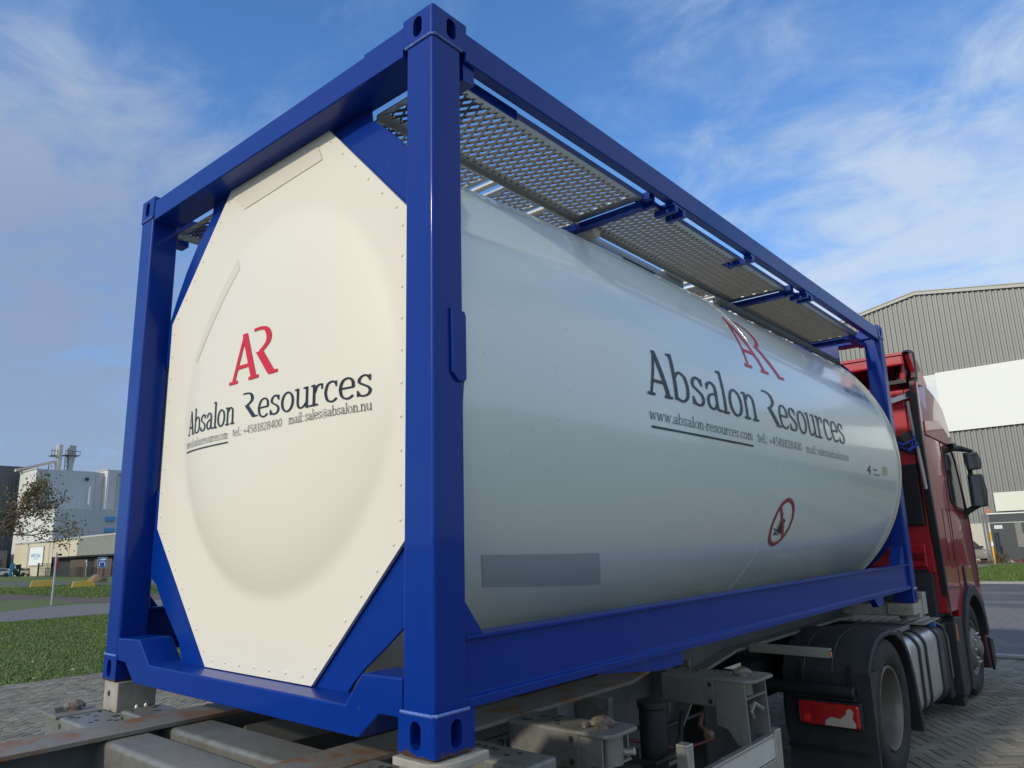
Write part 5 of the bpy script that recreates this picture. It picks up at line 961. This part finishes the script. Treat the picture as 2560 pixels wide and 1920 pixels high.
def slatfence(name, p0, p1, h, label):
    t = thing(name, label, 'fence', (*p0, 0)); a = Vector((*p0, 0)); b = Vector((*p1, 0)); d = b - a; n = int(d.length / .38); q = MB(); u = d.normalized()
    for i in range(n):
        p = a + d * i / n; q.obox(p + u * .1 + Vector((0, 0, h / 2)), u * .10, Vector((u.y, -u.x, 0)) * .02, (0, 0, h / 2))
    q.build('slats', mat('wood_slats', (.17, .125, .09), .85, var=.35, vs=1.2), t, smooth=0)
    q = MB()
    for z in (h * .2, h * .85): q.obox(a + d / 2 + Vector((0, 0.06, z)), d / 2, Vector((0, .03, 0)), (0, 0, .05))
    q.build('rails', DARK, t)
slatfence('wooden_fence', (-120.5, 40.6), (-113.3, 40.3), 2.35, 'brown vertical slat fence under the carport, longer left piece'); slatfence('wooden_fence', (-110.5, 40.2), (-104, 39.9), 2.35, 'brown vertical slat fence piece beside the blue road sign')
for i, (x, y) in enumerate(((-113.0, 40.1), (-108.3, 39.9))):
    q = MB(); q.lathe((0, 0, 0), 'z', [(.06, 0), (.06, 2.0)], 8); q.lathe((0, -.05, 1.85), 'z', [(.02, 0), (.13, .1), (.13, .3), (.03, .38)], 10); o = q.build('yard_lamp', mat('lamp_pale', (.7, .7, .62), .4)); o.location = (x, y, 0); tag(o, ('small pale yard lamp at the right end of the longer slat fence', 'small pale yard lamp right behind the blue road sign')[i], 'lamp', 'yard lamps by the slat fences')
GT = thing('mesh_gate', 'dark green barred gate beside the silver car', 'gate', (-134, 40.6, 0))
def bars(t, p0, p1, h, n, m, nm='bars'):
    a = Vector((*p0, 0)); b = Vector((*p1, 0)); q = MB()
    for i in range(n + 1): p = a + (b - a) * i / n; q.box(p.x - .02, p.x + .02, p.y - .02, p.y + .02, 0, h)
    for z in (.15, h * .35, h * .6, h * .85, h): q.obox((a + b) / 2 + Vector((0, 0, z)), (b - a) / 2, (0, .012, 0), (0, 0, .02))
    q.build(nm, m, t, smooth=0)
DGR = mat('dark_green', (.012, .03, .025), .5)
bars(GT, (-134, 40.75), (-134, 42.9), 2.0, 13, DGR); q = MB(); q.box(-134.1, -133.9, 40.55, 40.75, 0, 2.1); q.box(-134.1, -133.9, 42.9, 43.05, 0, 2.1); q.build('gate_post', DGR, GT); q = MB(); q.box(-134.05, -133.95, 43.15, 43.6, 0, 2.1); q.build('blue_door', mat('door_pale_blue', (.25, .38, .5), .5), GT)
ID = thing('dark_notice_board', 'dark green notice board with white notes in front of the silver car', 'notice board', (-133, 37.4, 0)); q = MB(); q.box(-133.05, -132.95, 36.9, 37.75, .35, 1.95); q.build('board', DGR, ID); q = MB(); q.box(-133.1, -132.9, 37.75, 37.9, 0, 2.0); q.build('board_post', DGR, ID)
q = MB(); q.box(-132.94, -132.92, 37.0, 37.2, 1.4, 1.8); q.box(-132.94, -132.92, 37.5, 37.65, .9, 1.25); q.box(-132.94, -132.92, 37.2, 37.33, 1.15, 1.3); q.build('notes', WHITE, ID)
q = MB(); q.box(-.05, .05, -.35, .35, 0, 2.2); o = q.build('blue_panel', mat('panel_blue', (.03, .22, .42), .5)); o.location = (-148, 41.0, 0); tag(o, 'small blue board standing behind the first parked car', 'board')
def fence_mesh():
    t = thing('wire_fence', 'low wire mesh fence in front of the dark carport', 'fence', (-115, 39.3, 0)); bars(t, (-130, 40.4), (-104, 39.0), 1.35, 60, mat('wire_dark', (.05, .05, .05), .6), 'wire_panel')
fence_mesh()
car('parked_car', -150.5, 39.6, 60, ('grey_blue', (.20, .23, .30)), 'grey blue car parked furthest left beside the annex', 'cars parked by the cream building')
car('parked_car', -149, 42.0, 65, ('silver_red', (.42, .42, .44)), 'pale car with red lamps between the grey blue car and the silver estate', 'cars parked by the cream building')
car('parked_car', -146, 44.2 - 1.2, 105, ('silver', (.58, .59, .58)), 'silver estate car parked behind the dark notice board', 'cars parked by the cream building', L=4.5, estate=True)
# road furniture on the left
RS = thing('road_sign', 'blue road sign with white truck symbol on a thin brown post', 'road sign', (-85, 31.4, 0))
vd = Vector((.94, -.35, 0)); ud = Vector((.35, .94, 0))
def onsign(c, u, z, d=0): return Vector(c) + ud * u + vd * d + Vector((0, 0, z))
SC = (-85, 31.45, 0)
q = MB(); q.obox(onsign(SC, 0, 1.86), vd * .02, ud * .44, (0, 0, .52)); sb = q.build('sign_plate', mat('sign_rim_white', (.55, .65, .8), .4), RS); q = MB(); q.obox(onsign(SC, 0, 1.86, .022), vd * .004, ud * .41, (0, 0, .49)); q.build('blue_field', mat('traffic_blue', (.01, .07, .35), .4), sb)
q = MB()
def sp_(pts, d=.03): q.add([onsign(SC, u, z, d) for u, z in pts], [tuple(range(len(pts)))])
sp_([(-.30, 2.06), (-.30, 2.16), (-.18, 2.22), (-.16, 2.06)]); sp_([(-.14, 2.06), (-.14, 2.24), (.32, 2.24), (.32, 2.06)]); q.loft([[onsign(SC, u, z, .03) for u, z in l] for l in (((-.30, 1.50), (-.30, 1.80), (-.20, 1.92), (.20, 1.92), (.30, 1.80), (.30, 1.50)), ((-.22, 1.50), (-.22, 1.78), (-.16, 1.84), (.16, 1.84), (.22, 1.78), (.22, 1.50)))], False, False)
sp_([(-.35, 1.52), (-.26, 1.43), (-.17, 1.52)]); sp_([(.17, 1.52), (.26, 1.43), (.35, 1.52)]); q.build('symbol', WHITE, sb, smooth=0, recalc=False)
q = MB(); q.lathe((-85.05, 31.45, 0), 'z', [(.05, -.1), (.05, 1.4)], 10); q.build('sign_post', mat('post_brown', (.22, .16, .12), .7), RS)
SP = thing('sign_post', 'slim grey post with small red edge-on sign on the left grass', 'sign post', (-36, 10.79, 0))
q = MB(); q.lathe((-36, 10.79, 0), 'z', [(.042, -.1), (.040, 1.0), (.034, 2.28)], 14); q.build('post', mat('zinc', (.42, .45, .47), .4, metal=.6), SP)
q = MB(); q.box(-36.02, -35.98, 10.82, 10.905, 1.45, 2.08); q.build('red_sign', mat('sign_red', (.35, .02, .03), .4), SP); q = MB(); q.obox((-36, 10.95, 2.17), (.02, 0, 0), (0, .05, .0), (0, 0, .05)); q.lathe((-36, 10.86, 2.17), 'x', [(.035, -.02), (.035, .03)], 12); q.build('sign_clamp', DARK, SP)
YB = mat('block_yellow', (.40, .28, .04), .75, var=.2, vs=3, col2=(.3, .27, .2), c2=(.58, .7), c2s=4)
def yblock(x, y, s, label):
    q = MB(); q.loft([[(a * (.50 - .12 * k), b * (1.0 - .14 * k), k * .62) for a, b in ((-1, -1), (1, -1), (1, 1), (-1, 1))] for k in (0, 1)]); o = q.build('concrete_block', YB, bevel=.05, seg=3); o.location = (x, y, -.02); o.rotation_euler = (0, 0, R(-14)); o.scale = (s, s, s); return tag(o, label, 'concrete block', 'yellow blocks along the side road')
yblock(-68.3, 20.6, .88, 'yellow concrete block left of the thin signpost by the side road'); yblock(-60.8, 21.0, .80, 'yellow concrete block nearer the container post, half in the grass')
q = MB(); b = bmesh.new(); bmesh.ops.create_icosphere(b, subdivisions=3, radius=1)
for v in b.verts: v.co = v.co * (1 + .25 * noise.noise(v.co * 1.7)); v.co.z = max(v.co.z, -.2) * .75
q.add([tuple(v.co * .75) for v in b.verts], [tuple(v.index for v in f.verts) for f in b.faces]); b.free(); o = q.build('boulder', mat('boulder_brown', (.22, .15, .09), .9, var=.3, vs=3, bump=.5, bs=8)); o.location = (-73, 26.6, .2); tag(o, 'brown boulder behind the right yellow block', 'boulder')
# trees
def tree(name, x, y, h, spread, seed, label, nleaf, group=None, lean=(0, 0), leafm=None, depth=5, leaf=.09, trunk=.16):
    r = random.Random(seed); t = thing(name, label, 'tree', (x, y, 0), group); q = MB(); ql = MB(); tips = []
    def grow(p, d, l, rad, k):
        pts = [p]; c = p.copy(); dd = d.copy()
        for i in range(3):
            dd = (dd + Vector((r.gauss(0, .14), r.gauss(0, .14), r.gauss(.03, .08)))).normalized(); c = c + dd * l / 3; pts.append(c.copy())
        q.tube(pts, [rad, rad * .85, rad * .72, rad * .6], 6 if k > 1 else 4, False)
        if k <= 2: tips.extend(pts[1:])
        if k == 0: return
        for j in range(r.choice((2, 3, 3)) + (1 if k >= depth - 1 else 0)):
            a = r.uniform(0, 6.28); o = dd.orthogonal().normalized(); o.rotate(Matrix.Rotation(a, 3, dd)); nd = (dd * r.uniform(.5, .95) + o * r.uniform(.5, .95) * spread + Vector((lean[0], lean[1], .12))).normalized()
            grow(pts[-1] if r.random() < .6 else pts[-2], nd, l * r.uniform(.62, .82), rad * .58, k - 1)
    grow(Vector((x, y, 0)), Vector((lean[0] * .2, lean[1] * .2, 1)).normalized(), h * .32, trunk, depth); q.build('trunk', mat('bark', (.10, .08, .065), .9, var=.3, vs=4), t, smooth=60, recalc=False)
    for i in range(nleaf):
        p = r.choice(tips) + Vector((r.gauss(0, .24), r.gauss(0, .24), r.gauss(-.05, .22))); u = Vector((r.gauss(0, 1), r.gauss(0, 1), r.gauss(0, 1))).normalized() * leaf * r.uniform(.6, 1.3); v = u.orthogonal().normalized() * leaf * .7; v.rotate(Matrix.Rotation(r.uniform(0, 3), 3, u.normalized())); ql.add([p - u, p + v, p + u, p - v], [(0, 1, 2, 3)])
    ql.build('crown', leafm or mat('autumn_leaf', (.14, .125, .05), .7, var=.4, vs=.8, col2=(.22, .11, .05), c2=(.52, .60), c2s=.9), t, smooth=0, recalc=False); return t
tree('autumn_tree', -44.5, 8.3, 8.2, 1.0, 21, 'sparse autumn tree with brown and olive leaves at the left edge', 3000, lean=(0, .38), leaf=.075)
